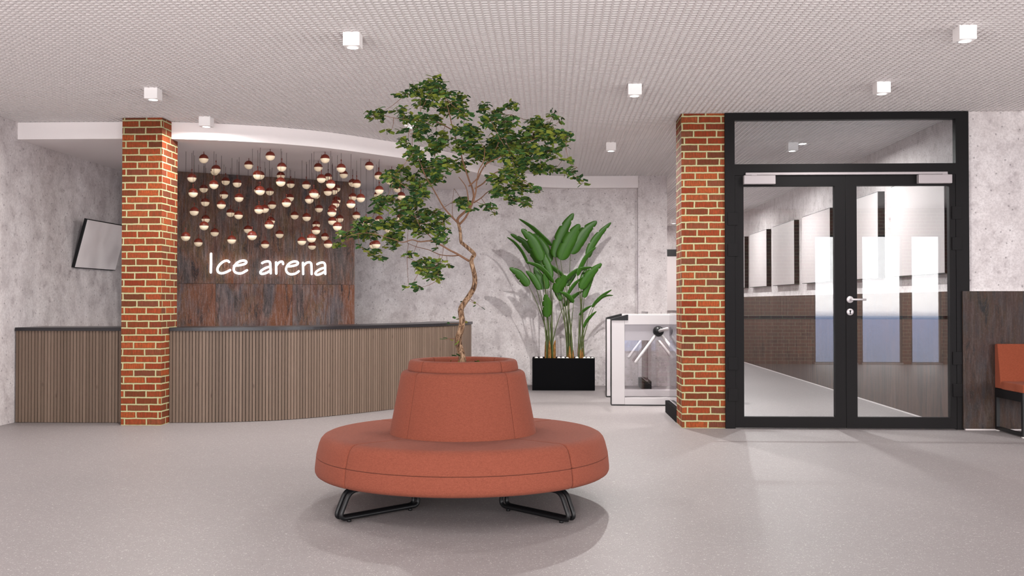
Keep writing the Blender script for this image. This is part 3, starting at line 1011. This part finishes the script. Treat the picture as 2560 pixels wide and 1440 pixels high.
turnstile(11.41, 'nearer light grey tripod turnstile beside the right brick column')
turnstile(12.41, 'farther light grey tripod turnstile, behind the nearer one')

def barrier(y0, y1, label):
    t = thing('glass_barrier', label, 'glass barrier', (1.30, (y0 + y1) / 2, 0), 'frameless glass barriers in black floor shoes')
    l = (y1 - y0) / 2
    MB().box((-0.055, -l, 0), (0.055, l, 0.13)).build('floor_shoe', M['planter'], t, 0.003)
    MB().box((-0.012, -l, 0.131), (0.012, l, 0.134)).build('gasket', M['steel'], t)
    MB().box((-0.008, -l + 0.002, 0.134), (0.008, l - 0.002, 1.07)).build('glass_pane', M['bglass'], t)
barrier(9.805, 10.75, 'glass barrier with black shoe meeting the right brick column')
barrier(13.27, 14.035, 'glass barrier with black shoe standing at the far concrete pier')

# ================================================================== PLANTER WITH BROAD-LEAVED PLANTS
PX0, PX1, PY0, PY1, PH = -0.252, 0.596, 13.32, 13.68, 0.438
pl = thing('planter_box', 'long black rectangular planter standing against the concrete wall', 'planter', ((PX0 + PX1) / 2, (PY0 + PY1) / 2, 0))
hw, hd = (PX1 - PX0) / 2, (PY1 - PY0) / 2
m = MB()
m.box((-hw, -hd, 0), (hw, -hd + 0.012, PH)).box((-hw, hd - 0.012, 0), (hw, hd, PH)).box((-hw, -hd + 0.012, 0), (-hw + 0.012, hd - 0.012, PH)).box((hw - 0.012, -hd + 0.012, 0), (hw, hd - 0.012, PH)).box((-hw + 0.012, -hd + 0.012, 0), (hw - 0.012, hd - 0.012, 0.02))
m.build('planter_shell', M['planter'], pl)
MB().box((-hw + 0.012, -hd + 0.012, 0.02), (hw - 0.012, hd - 0.012, PH - 0.018)).build('soil', M['soil'], pl)
# pebbles
spots = [(1341, 0.026, 'at the far left end'), (1353, 0.028, 'second from the left end'), (1397, 0.026, 'right of the left clump'), (1408, 0.028, 'in the gap after the left clump'),
         (1418, 0.024, 'just left of the middle clump'), (1442, 0.028, 'left of the right clump'), (1461, 0.026, 'right of the right clump'), (1471, 0.026, 'second from the right end'), (1481, 0.024, 'at the far right end')]
for i, (px, r, txt) in enumerate(spots):
    c = atY(px, 897, PY0 + 0.07)
    m = MB()
    rs = random.Random(i)
    prof = [(0.0001, r * 0.62)] + [(r * math.sin(t) ** 0.8, r * 0.62 * math.cos(t)) for t in [PI * j / 8 for j in range(1, 8)]] + [(0.0001, -r * 0.62)]
    m.lathe(prof, (0, 0, 0), 14)
    for v in m.v:
        v.x *= 1 + 0.15 * math.sin(3 * v.y / r + i); v.y *= 0.85
    o = m.build('white_pebble', M['stone'], None, loc=(c.x, PY0 + 0.07, PH - 0.018 + r * 0.62))
    o.rotation_euler.z = i * 1.3
    tag(o, 'white pebble in the black planter, ' + txt, 'pebble', 'white pebbles in the planter')

def U1(p): return (1260 + p[0] / 6.547, 520 + p[1] / 6.547)
def U2(p): return (1260 + p[0] / 5.143, 720 + p[1] / 5.143)
# (clump, base..tip points of the midrib, width in photo pixels of that crop, depth shift, roll)
LV = [
    ('B', U1, [(835, 810), (880, 600), (985, 330), (1140, 85)], 190, -0.05, 0.1),
    ('B', U1, [(925, 850), (1000, 660), (1120, 440), (1240, 265)], 225, -0.12, 0.1),
    ('B', U1, [(1085, 745), (1210, 560), (1340, 370), (1520, 215)], 200, 0.05, 0.2),
    ('C', U1, [(1375, 815), (1420, 640), (1560, 430), (1755, 235)], 120, 0.0, 0.3),
    ('A', U1, [(615, 865), (540, 690), (440, 500), (285, 345)], 190, -0.10, -0.1),
    ('A', U1, [(740, 900), (680, 740), (590, 570), (480, 420)], 200, 0.08, -0.2),
    ('B', U1, [(790, 620), (640, 480), (450, 310), (245, 175)], 70, 0.10, -0.9),
    ('A', U1, [(640, 1010), (500, 780), (320, 560), (105, 425)], 120, 0.03, -0.5),
    ('A', U1, [(400, 925), (300, 720), (180, 570), (50, 475)], 50, 0.0, -1.0),
    ('A', U1, [(770, 1165), (720, 960), (660, 820), (640, 700)], 130, 0.0, 0.0),
    ('A', U1, [(815, 1225), (690, 1060), (540, 940), (350, 880)], 75, -0.10, -0.8),
    ('A', U1, [(405, 1275), (320, 1170), (220, 1060), (90, 980)], 145, -0.08, -0.1),
    ('A', U1, [(590, 1340), (530, 1230), (450, 1110), (360, 1030)], 110, -0.02, -0.2),
    ('A', U1, [(640, 1335), (600, 1200), (550, 1080), (500, 960)], 150, 0.02, 0.0),
    ('A', U1, [(705, 1330), (695, 1230), (675, 1150), (650, 1070)], 100, -0.05, 0.1),
    ('B', U1, [(975, 1110), (880, 1040), (800, 975), (735, 915)], 70, 0.05, -0.7),
    ('B', U1, [(1005, 1195), (1110, 1080), (1260, 1000), (1445, 970)], 75, -0.05, 0.9),
    ('C', U1, [(1200, 1110), (1260, 960), (1360, 780), (1505, 640)], 75, -0.08, 0.8),
    ('C', U1, [(1255, 1330), (1330, 1200), (1440, 1050), (1600, 910)], 160, -0.10, 0.2),
    ('C', U1, [(1310, 1470), (1345, 1360), (1395, 1240), (1460, 1135)], 95, -0.02, 0.3),
    ('B', U1, [(1040, 1420), (1100, 1320), (1180, 1220), (1280, 1140)], 60, -0.04, 0.8),
    ('B', U1, [(860, 1390), (890, 1290), (950, 1190), (1020, 1110)], 190, -0.14, 0.0),
    ('B', U1, [(1030, 1275), (1070, 1200), (1120, 1140), (1180, 1085)], 90, 0.08, 0.3),
    ('A', U2, [(548, 378), (555, 270), (548, 170), (535, 80)], 118, -0.14, 0.0),
    ('B', U2, [(895, 190), (850, 130), (790, 80), (720, 50)], 60, -0.12, -0.6),
    ('A', U2, [(765, 235), (840, 160), (920, 90), (1012, 40)], 60, 0.06, 0.7),
    ('B', U2, [(740, 165), (715, 110), (680, 60), (640, 10)], 75, -0.02, 0.0),
    ('C', U2, [(1130, 250), (1200, 160), (1285, 85), (1385, 22)], 45, 0.02, 0.9),
    ('C', U2, [(965, 350), (1020, 295), (1075, 255), (1130, 225)], 36, -0.03, 0.9),
    ('C', U2, [(1180, 200), (1250, 130), (1320, 98), (1405, 95)], 30, -0.04, 0.9),
    ('C', U2, [(1025, 510), (1060, 430), (1120, 360), (1190, 298)], 42, -0.05, 0.7),
    ('C', U1, [(1265, 1200), (1290, 1130), (1320, 1060), (1360, 990)], 80, 0.06, 0.1),
]
clumps = {'A': (1375, 'large broad-leaved plant at the left end of the black planter', (492, 735)),
          'B': (1425, 'broad-leaved plant in the middle of the black planter', (800, 890)),
          'C': (1452, 'smaller broad-leaved plant at the right end of the black planter', (955, 1020))}
PYc = (PY0 + PY1) / 2
for key, (bx, lab, _) in clumps.items():
    base = atY(bx, 897, PYc); base.z = PH - 0.036
    t = thing('banana_plant', lab, 'potted plant', tuple(base), 'broad-leaved plants in the black planter')
    rs = random.Random(ord(key))
    for (cl, U, pts, wpx, dy, roll) in LV:
        if cl != key: continue
        sc = 6.547 if U is U1 else 5.143
        n = len(pts)
        mid = [atY(*U(p), PYc + dy * (0.6 + 0.25 * i)) - base for i, p in enumerate(pts)]
        path = smooth_path(mid, 12)
        w = wpx / sc * 13.5 / F * 0.5
        N = len(path)
        bm_ = MB(); vs = []; uvrows = []
        for i, p in enumerate(path):
            t_ = i / (N - 1)
            tan = (path[min(i + 1, N - 1)] - path[max(i - 1, 0)]).normalized()
            side = tan.cross(Vector((0, -1, 0))).normalized()
            nor = side.cross(tan).normalized()
            prof = min(1.0, (t_ / 0.16) ** 0.5) * min(1.0, ((1 - t_) / 0.42) ** 0.55)
            prof = max(prof * (1 - 0.12 * abs(t_ - 0.4)), 0.02)
            hw_ = w * prof
            e = hw_ * (1.0 + 0.5 * abs(roll))
            slit = (wpx > 110) and (i in (int(N * 0.42), int(N * 0.7), int(N * 0.82)))
            for s_, k in ((-1, 1.0), (-0.5, 0.5), (0, 0), (0.5, 0.5), (1, 1.0)):
                jag = (1.0 + 0.02 * math.sin(i * 1.3 + s_ * 4)) * (0.62 if slit and abs(s_) == 1 and (s_ > 0) == (i % 2 == 0) else 1.0)
                off = side * (s_ * hw_ * jag) + Vector((0, 1, 0)) * (s_ * roll * e * 0.6) + nor * (-(k ** 1.4) * hw_ * 0.22)
                vs.append(p + off)
        fs = []; uvs = []
        for i in range(N - 1):
            for k in range(4):
                a = i * 5 + k
                q = (a, a + 1, a + 6, a + 5)
                fs.append(q)
                uvs.append([((z % 5) / 4, (z // 5) / N) for z in q])
        bm_.add(vs, fs, True, uvs)
        lf = bm_.build('leaf', M['bleaf'], t)
        so_ = lf.modifiers.new('thick', 'SOLIDIFY'); so_.thickness = 0.0012
        # stalk from the clump to the blade base and a thin midrib along it
        b0 = Vector((rs.uniform(-0.045, 0.045), rs.uniform(-0.04, 0.04), -0.01))
        p1 = mid[0]
        c1 = b0 + Vector(((p1.x - b0.x) * 0.12, 0, (p1.z - b0.z) * 0.5))
        st = [b0 * (1 - s) ** 2 + c1 * 2 * s * (1 - s) + p1 * s * s for s in [j / 10 for j in range(11)]]
        rad = [0.0095 - 0.0062 * j / 10 for j in range(11)]
        m = MB(); m.tube(st, rad, 8); m.build('leaf_stalk', M['stalk'], t)
    # dry fibrous sheaths round the foot
    lim = {'A': 0.31, 'B': 0.20, 'C': 0.24}[key]
    wd = {'A': 0.075, 'B': 0.042, 'C': 0.032}[key]
    for j in range({'A': 10, 'B': 6, 'C': 5}[key]):
        an = j * 2.1 + 0.4
        cx = math.cos(an) * wd * 0.8; cy = math.sin(an) * 0.04
        hh = lim * rs.uniform(0.55, 1.0)
        wdt = rs.uniform(0.030, 0.044)
        pts = [Vector((cx, cy, -0.015)), Vector((cx * 1.05, cy, hh * 0.35)), Vector((cx * 1.1, cy, hh * 0.7)), Vector((cx * 1.35, cy, hh))]
        m = MB(); m.tube(smooth_path(pts, 4), [wdt * (1 - 0.95 * (i / 12) ** 3.5) for i in range(13)], 9, flat=0.6); m.build('dry_sheath', M['sheath'], t)

# ================================================================== ROUND SEAT WITH TREE
OC = Vector((-0.533, 5.95, 0))
ott = thing('round_sofa', 'round terracotta sofa with central backrest ring in the middle of the lobby', 'sofa', tuple(OC))
def sector(prof, a0, a1, name, par=ott, mat='fabric', n=22, inset=0.012):
    cr = sum(p[0] for p in prof) / len(prof); cz = sum(p[1] for p in prof) / len(prof)
    # densify the closed profile with rounded corners
    pp = []
    K = len(prof)
    for i in range(K):
        a = Vector((*prof[i - 1], 0)); b = Vector((*prof[i], 0)); c = Vector((*prof[(i + 1) % K], 0))
        r = prof_r.get((round(b.x, 3), round(b.y, 3)), 0.018)
        r1 = min(r, (a - b).length * 0.45, (c - b).length * 0.45)
        p1 = b + (a - b).normalized() * r1; p2 = b + (c - b).normalized() * r1
        for k in range(5):
            t = k / 4
            pp.append(p1 * (1 - t) ** 2 + b * 2 * t * (1 - t) + p2 * t * t)
    steps = [(a0, 0.93), (a0 + 0.004, 0.97), (a0 + 0.010, 0.99), (a0 + 0.018, 1.0)] + [(a0 + 0.018 + (a1 - a0 - 0.036) * i / n, 1.0) for i in range(1, n)] + [(a1 - 0.018, 1.0), (a1 - 0.010, 0.99), (a1 - 0.004, 0.97), (a1, 0.93)]
    m = MB(); vs = []
    K = len(pp)
    for (a, s) in steps:
        d = (1 - s) * 0.13
        for p in pp:
            v = Vector((p.x - cr, p.y - cz))
            L = v.length
            v = v * max(0, (L - d)) / L if L > 0 else v
            rr, zz = cr + v.x, cz + v.y
            vs.append((rr * math.cos(a), rr * math.sin(a), zz))
    fs = []
    for i in range(len(steps) - 1):
        for k in range(K):
            fs.append((i * K + k, i * K + (k + 1) % K, (i + 1) * K + (k + 1) % K, (i + 1) * K + k))
    fs += [tuple(range(K)), tuple(reversed(range((len(steps) - 1) * K, len(steps) * K)))]
    m.add(vs, fs, True)
    return m.build(name, M[mat], par)
prof_r = {(0.845, 0.42): 0.06, (0.888, 0.178): 0.045, (0.876, 0.29): 0.007, (0.876, 0.291): 0.007, (0.877, 0.292): 0.007, (0.877, 0.291): 0.007, (0.372, 0.788): 0.03, (0.325, 0.852): 0.02}
seam = [math.radians(45 + 3 + 90 * k) for k in range(4)]
for k in range(4):
    a0 = seam[k] + 0.002; a1 = seam[k] + PI / 2 - 0.002
    sector([(0.44, 0.178), (0.888, 0.178), (0.876, 0.2905), (0.44, 0.2905)], a0, a1, 'seat_base')
    sector([(0.40, 0.2915), (0.877, 0.2915), (0.845, 0.42), (0.40, 0.412)], a0, a1, 'seat_cushion')
    sector([(0.30, 0.395), (0.447, 0.395), (0.372, 0.788), (0.26, 0.788)], a0, a1, 'backrest')
    sector([(0.25, 0.76), (0.338, 0.786), (0.325, 0.852), (0.265, 0.852)], a0, a1, 'backrest_rim')
m = MB(); m.lathe([(0.0001, 0.30), (0.40, 0.30), (0.40, 0.18), (0.0001, 0.18)], (0, 0, 0), 32); m.build('core', M['dback'], ott)
m = MB(); m.lathe([(0.0001, 0.745), (0.10, 0.74), (0.245, 0.735), (0.245, 0.69), (0.0001, 0.69)], (0, 0, 0), 32); m.build('soil', M['soil'], ott)
for k in range(4):
    a = math.radians(45 + 90 * k + 1)
    rd = Vector((math.cos(a), math.sin(a), 0)); tg = Vector((-rd.y, rd.x, 0))
    for sgn in (-1, 1):
        o_ = tg * (0.021 * sgn)
        pth = [rd * 0.45 + Vector((0, 0, 0.168)), rd * 0.38 + Vector((0, 0, 0.160)), rd * 0.355 + Vector((0, 0, 0.022)), rd * 0.905 + Vector((0, 0, 0.022)), rd * 0.835 + Vector((0, 0, 0.166)), rd * 0.62 + Vector((0, 0, 0.168))]
        m = MB(); m.tube([p + o_ for p in fillet(pth, 0.045, 6)], 0.0125, 12)
        lg = m.build('leg_frame', M['black'], ott)
        for rr in (0.42, 0.84):
            m = MB(); q = rd * rr + o_; m.lathe([(0.0001, 0.012), (0.012, 0.012), (0.012, 0), (0.0001, 0)], (q.x, q.y, 0), 12); m.build('foot_glide', M['black'], lg)

# ---- tree (photo points measured in two enlarged views)
TY = 5.95
def T3(p): return (820 + p[0] / 2.572, 170 + p[1] / 2.572)
def T4(p): return (1020 + p[0] / 4.237, 600 + p[1] / 4.237)
tb = atY(1157, 905, TY); tb.z = 0.74
tree = thing('indoor_tree', 'slender crooked tree with small green leaves growing out of the round sofa', 'tree', tuple(tb))
def W3(p, dy=0.0): return atY(*T3(p), TY + dy) - tb
def W4(p, dy=0.0): return atY(*T4(p), TY + dy) - tb
skel = []
def limb(name, pts, r0, r1, mat='bark', par=tree, n=5):
    path = smooth_path(pts, n)
    N = len(path)
    rad = [r0 + (r1 - r0) * (i / (N - 1)) ** 0.8 for i in range(N)]
    m = MB(); m.tube(path, rad, 10)
    o = m.build(name, M[mat], par)
    for i, p in enumerate(path): skel.append((p, rad[i]))
    return o
trunk = [W4((585, 1330)), W4((565, 1200), .01), W4((538, 1110), .02), W4((535, 1030), .01), W4((558, 960)), W4((573, 870), -.01), W4((565, 800)), W4((560, 735)), W4((592, 675), .02), W4((650, 590), .03),
         W4((695, 510), .02), W4((708, 440), .01), W4((704, 370)), W4((688, 300), -.01), W4((671, 230), -.01), W4((683, 185), 0), W4((703, 150), .01), W4((640, 88), .02), W4((582, 40), .01), W3((855, 1115), 0), W3((850, 1050), 0), W3((838, 1000), 0)]
tp = smooth_path(trunk, 4); N = len(tp)
m = MB(); m.tube(tp, [0.0225 - 0.0135 * (i / (N - 1)) ** 0.9 for i in range(N)], 14); m.build('trunk', M['bark'], tree)
for i, p in enumerate(tp): skel.append((p, 0.01))
def br(pts, r0, r1, dys, mat='twig'):
    n = len(pts)
    limb('branch', [W3(p, dys[0] + (dys[1] - dys[0]) * i / (n - 1)) for i, p in enumerate(pts)], r0, r1, mat)
br([(835, 995), (790, 950), (740, 890), (700, 820), (660, 750), (630, 700), (600, 620)], .006, .002, (0, -.15))
br([(838, 1000), (838, 965), (900, 905), (935, 840), (930, 780), (910, 730), (880, 640), (850, 540), (820, 450), (795, 360), (780, 290), (760, 220), (740, 150)], .009, .002, (0, .1))
br([(845, 1005), (885, 960), (925, 880), (950, 800), (955, 740), (970, 660), (1000, 600), (1010, 520)], .007, .002, (0, -.12))
br([(940, 865), (985, 835), (1030, 795), (1100, 760)], .0045, .002, (0, .15))
br([(905, 890), (898, 810), (882, 755), (840, 700)], .0045, .002, (0, -.1))
br([(945, 775), (1000, 740), (1040, 695), (1120, 655), (1250, 610), (1400, 575), (1560, 600)], .005, .0015, (0, .25))
br([(960, 720), (1010, 625), (1100, 575), (1200, 520), (1350, 450), (1500, 400)], .005, .0015, (0, -.2))
br([(905, 760), (960, 710), (1000, 640), (1070, 540), (1120, 420), (1180, 300)], .005, .0015, (0, .1))
br([(800, 400), (740, 365), (690, 345), (600, 335), (480, 330), (350, 305)], .004, .0012, (.05, -.2))
br([(850, 540), (875, 480), (930, 420)], .004, .0015, (.05, .0))
br([(905, 1240), (880, 1225), (830, 1195), (780, 1170), (720, 1135), (660, 1112), (590, 1117), (540, 1105), (480, 1120), (400, 1095), (250, 1060), (130, 1080)], .0075, .0015, (0, -.25), 'twig')
br([(840, 1205), (790, 1208), (720, 1200), (650, 1170), (570, 1150), (510, 1125)], .004, .0015, (0, .1))
br([(700, 1130), (650, 1075), (600, 1035), (565, 960)], .0035, .0015, (-.05, -.2))
br([(830, 985), (802, 950), (800, 880), (810, 775)], .0022, .001, (0, .1))
br([(620, 690), (590, 600), (545, 510), (540, 440), (520, 410)], .002, .001, (-.12, -.25))
blobs = [(690, 90, 70, 32), (600, 140, 75, 42), (500, 168, 50, 20), (740, 175, 80, 55), (865, 195, 45, 45), (640, 225, 75, 38), (800, 260, 95, 50), (880, 292, 45, 38),
 (320, 300, 75, 42), (490, 275, 50, 28), (530, 330, 55, 35), (615, 340, 60, 45), (405, 400, 30, 10), (490, 408, 35, 18), (500, 475, 35, 30), (590, 425, 35, 50),
 (700, 335, 45, 35), (620, 390, 45, 30), (740, 455, 70, 55), (700, 520, 55, 40), (885, 400, 80, 45), (950, 430, 55, 50), (895, 500, 90, 45), (1000, 560, 90, 55), (860, 620, 55, 45),
 (560, 535, 55, 35), (600, 585, 70, 38), (650, 640, 60, 45), (735, 620, 80, 55), (700, 700, 75, 38), (560, 705, 70, 35), (600, 765, 55, 45),
 (480, 650, 55, 25), (420, 700, 55, 35), (465, 740, 45, 30), (385, 672, 25, 15), (1015, 255, 35, 35), (1100, 280, 45, 25), (1195, 245, 38, 32), (1050, 335, 60, 45), (1180, 340, 55, 38), (1130, 400, 70, 45),
 (1350, 345, 60, 38), (1455, 300, 32, 28), (1400, 385, 75, 38), (1505, 330, 25, 15), (1530, 440, 45, 38), (1460, 440, 80, 48), (1330, 430, 80, 55), (1220, 480, 95, 55), (1100, 480, 80, 48),
 (1050, 540, 80, 48), (1180, 560, 80, 48), (1300, 540, 90, 55), (1420, 540, 75, 45), (1520, 500, 35, 25), (1250, 620, 80, 48), (1370, 640, 75, 45), (1455, 650, 45, 25), (1200, 680, 80, 45),
 (1100, 725, 60, 45), (1245, 760, 75, 45), (1130, 800, 65, 35), (1200, 850, 45, 26), (1295, 865, 35, 35), (1355, 780, 28, 22), (1550, 600, 25, 14), (1600, 638, 18, 8), (1555, 675, 35, 25), (1620, 712, 38, 16), (1658, 745, 16, 10),
 (860, 850, 55, 28), (885, 882, 38, 26), (950, 910, 20, 12), (1040, 880, 35, 16), (1060, 905, 25, 20), (1090, 935, 22, 9),
 (600, 815, 60, 38), (565, 865, 70, 42), (430, 845, 45, 30), (365, 860, 55, 45), (330, 900, 30, 38), (345, 835, 35, 18), (500, 905, 65, 45), (570, 965, 75, 50), (665, 930, 65, 35), (740, 965, 42, 34),
 (690, 1015, 55, 45), (750, 1060, 40, 42), (610, 1045, 65, 42), (520, 1000, 60, 48), (420, 1005, 70, 45), (430, 1080, 65, 42), (330, 1010, 55, 35), (250, 1000, 70, 42), (205, 1060, 65, 36), (270, 1075, 75, 35),
 (120, 1075, 45, 30), (75, 1135, 40, 18), (210, 1150, 14, 14), (425, 1140, 45, 32), (305, 1180, 50, 26), (340, 1222, 32, 18), (550, 1190, 32, 16), (508, 1215, 18, 9), (740, 1110, 45, 25), (710, 1160, 12, 12),
 (640, 1260, 62, 45), (715, 1270, 50, 42), (680, 1320, 48, 45), (605, 1285, 32, 40), (715, 1358, 14, 16), (780, 1265, 20, 6), (545, 1388, 22, 8), (592, 1412, 28, 18), (520, 1412, 16, 6)]
fol = MB(); tw = MB()
rs = random.Random(11)
lid = 0
def leafq(p, L, Wd):
    global lid
    an = rs.uniform(0, 2 * PI)
    d = Vector((math.cos(an), math.sin(an) * 0.9, rs.uniform(-0.55, 0.4))).normalized()
    nrm = Vector((rs.gauss(0, .55), rs.gauss(-0.35, .6), rs.gauss(0.55, .55))).normalized()
    s_ = d.cross(nrm)
    if s_.length < 1e-3: return
    s_.normalize(); nrm = s_.cross(d)
    k = rs.uniform(0.75, 1.0)
    dr = nrm * (-0.15 * L)
    a = [p - s_ * Wd * 0.42 * k + nrm * Wd * .12, p, p + s_ * Wd * 0.42 + nrm * Wd * .12]
    e = p + d * L + dr
    sk = d * rs.uniform(-.16, .16) * L
    b = [e - s_ * Wd * 0.5 + nrm * Wd * .16 + sk, e, e + s_ * Wd * 0.5 * k + nrm * Wd * .16 - sk]
    mdl = p + d * L * 0.5 + dr * 0.2
    c = [mdl - s_ * Wd * 0.52 + nrm * Wd * .18, mdl, mdl + s_ * Wd * 0.52 + nrm * Wd * .18]
    vs = a + c + b
    fs = [(0, 1, 4, 3), (1, 2, 5, 4), (3, 4, 7, 6), (4, 5, 8, 7)]
    U = [0.04, 0.5, 0.96] * 3
    uvs = [[(lid + U[i], (i // 3) * 0.5) for i in f] for f in fs]
    fol.add(vs, fs, False, uvs)
    lid += 1
for bi, (cx, cy, rx, ry) in enumerate(blobs):
    if cx < 800: dy = (bi * 37 % 11 - 5) * 0.06 - 0.08
    else: dy = (bi * 41 % 13 - 6) * 0.06
    c = W3((cx, cy), dy)
    k = 5.95 / F / 2.572
    ax, az = rx * k, ry * k
    ay = min(0.16, (ax + az) * 0.6)
    # a twig from the nearest limb into the cluster
    best = min(skel, key=lambda q: (q[0] - c).length + 0.15 * max(0, c.z * -1))
    q0 = best[0]
    mid = (q0 + c) / 2 + Vector((rs.uniform(-.008, .008), rs.uniform(-.008, .008), -0.008))
    if (c - q0).length > 0.02:
        pth = smooth_path([q0, mid, c], 5)
        tw.tube(pth, [0.0018 - 0.0010 * i / (len(pth) - 1) for i in range(len(pth))], 5)
        skel.append((c, .002))
    cnt = max(4, int(rx * ry * PI / 118))
    for i in range(cnt):
        while True:
            v = Vector((rs.uniform(-1, 1), rs.uniform(-1, 1), rs.uniform(-1, 1)))
            if v.length < 1.03: break
        p = c + Vector((v.x * ax, v.y * ay, v.z * az))
        if i % 9 == 0:
            tw.tube([c + (p - c) * 0.15, p], [0.0012, 0.0007], 4)
        leafq(p - Vector((0.012, 0, 0)), rs.uniform(0.026, 0.042), rs.uniform(0.013, 0.019))
for (px, py, dy) in ((1190, 762, 0), (1203, 768, 0), (1184, 757, .02), (1156, 753, 0), (1139, 795, -.02), (1141, 799, -.02), (1167, 803, 0), (1169, 806, 0), (1124, 809, -.02), (1118, 847, -.02), (1113, 849, -.02),
                 (1126, 850, -.02), (1145, 858, -.03), (1148, 852, -.03), (1140, 885, -.02), (1141, 890, 0), (1128, 901, -.02), (1146, 903, -.03), (1186, 903, -.03), (1193, 902, -.03)):
    p = atY(px, py, TY + dy) - tb
    best = min(skel[:90], key=lambda q: (q[0] - p).length)
    tw.tube([best[0], (best[0] + p) / 2 + Vector((0, 0, .004)), p], [0.0016, 0.0012, 0.0008], 5)
    leafq(p, rs.uniform(0.022, 0.034), rs.uniform(0.010, 0.014))
tw.build('twigs', M['twig'], tree)
fo = fol.build('foliage', M['leaf'], tree)
print('leaves', lid)

# ================================================================== ARMLESS BENCH AT THE RIGHT EDGE
b = thing('bench_seat', 'orange upholstered seat on a black sled frame against the rusty wainscot', 'seat', (4.15, 9.35, 0))
BW = 1.25
m = MB(); m.extrude([(0.0, 0.40), (-0.145, 0.40), (-0.115, 0.46), (-0.055, 0.81), (-0.02, 0.81), (0.0, 0.80)], 'x', 0, BW); m.build('backrest', M['fabric2'], b, 0.006)
m = MB(); m.box((0.0, -0.545, 0.395), (BW, -0.125, 0.468)); m.build('seat_cushion', M['fabric2'], b, 0.010)
m = MB(); m.box((0, -0.54, 0.315), (BW, 0, 0.395)); m.build('seat_frame', M['black'], b)
for x in (0.0, BW - 0.03):
    m = MB()
    m.box((x, -0.54, 0.012), (x + 0.03, -0.51, 0.315)); m.box((x, -0.03, 0.012), (x + 0.03, 0.0, 0.315)); m.box((x, -0.51, 0.012), (x + 0.03, -0.03, 0.042))
    lg = m.build('sled_leg', M['black'], b)
    for y in (-0.53, -0.03):
        MB().box((x + 0.004, y, 0.0), (x + 0.026, y + 0.025, 0.012)).build('foot_glide', M['sill'], lg)

# ================================================================== LIGHT AND WORLD
w = bpy.data.worlds.new('sky'); SC.world = w
w.use_nodes = True
nt = w.node_tree; nt.nodes.clear()
tc = nt.nodes.new('ShaderNodeTexCoord'); sp = nt.nodes.new('ShaderNodeSeparateXYZ')
rp = nt.nodes.new('ShaderNodeValToRGB'); bg = nt.nodes.new('ShaderNodeBackground'); ow = nt.nodes.new('ShaderNodeOutputWorld')
mp = nt.nodes.new('ShaderNodeMapRange'); mp.inputs[1].default_value = -1; mp.inputs[2].default_value = 1
nt.links.new(tc.outputs['Generated'], sp.inputs[0]); nt.links.new(sp.outputs[2], mp.inputs[0]); nt.links.new(mp.outputs[0], rp.inputs[0])
el = rp.color_ramp.elements
el[0].position = 0.0; el[0].color = (0.9, 0.87, 0.85, 1)
el[1].position = 1.0; el[1].color = (0.93, 0.95, 1.0, 1)
for p, c in ((0.40, (1.0, 0.97, 0.95)), (0.453, (1.0, 0.97, 0.95)), (0.466, (0.17, 0.20, 0.27)), (0.493, (0.19, 0.23, 0.36)), (0.4965, (1.0, 0.975, 0.975)), (0.62, (1.0, 0.97, 0.97))):  # bright band below the horizon added to throw light up at the ceiling
    e = el.new(p); e.color = (*c, 1)
nt.links.new(rp.outputs[0], bg.inputs[0]); bg.inputs[1].default_value = 9.8
nt.links.new(bg.outputs[0], ow.inputs[0])

SC.view_settings.view_transform = 'Standard'
SC.view_settings.look = 'None'
SC.view_settings.gamma = 1
SC.view_settings.use_curve_mapping = False
SC.view_settings.exposure = 0.28
cy = SC.cycles
cy.use_denoising = True
cy.max_bounces = 10
cy.diffuse_bounces = 8
cy.glossy_bounces = 4
cy.transparent_max_bounces = 16
cy.sample_clamp_indirect = 6.0
cy.use_light_tree = True
cy.caustics_reflective = False
cy.caustics_refractive = False
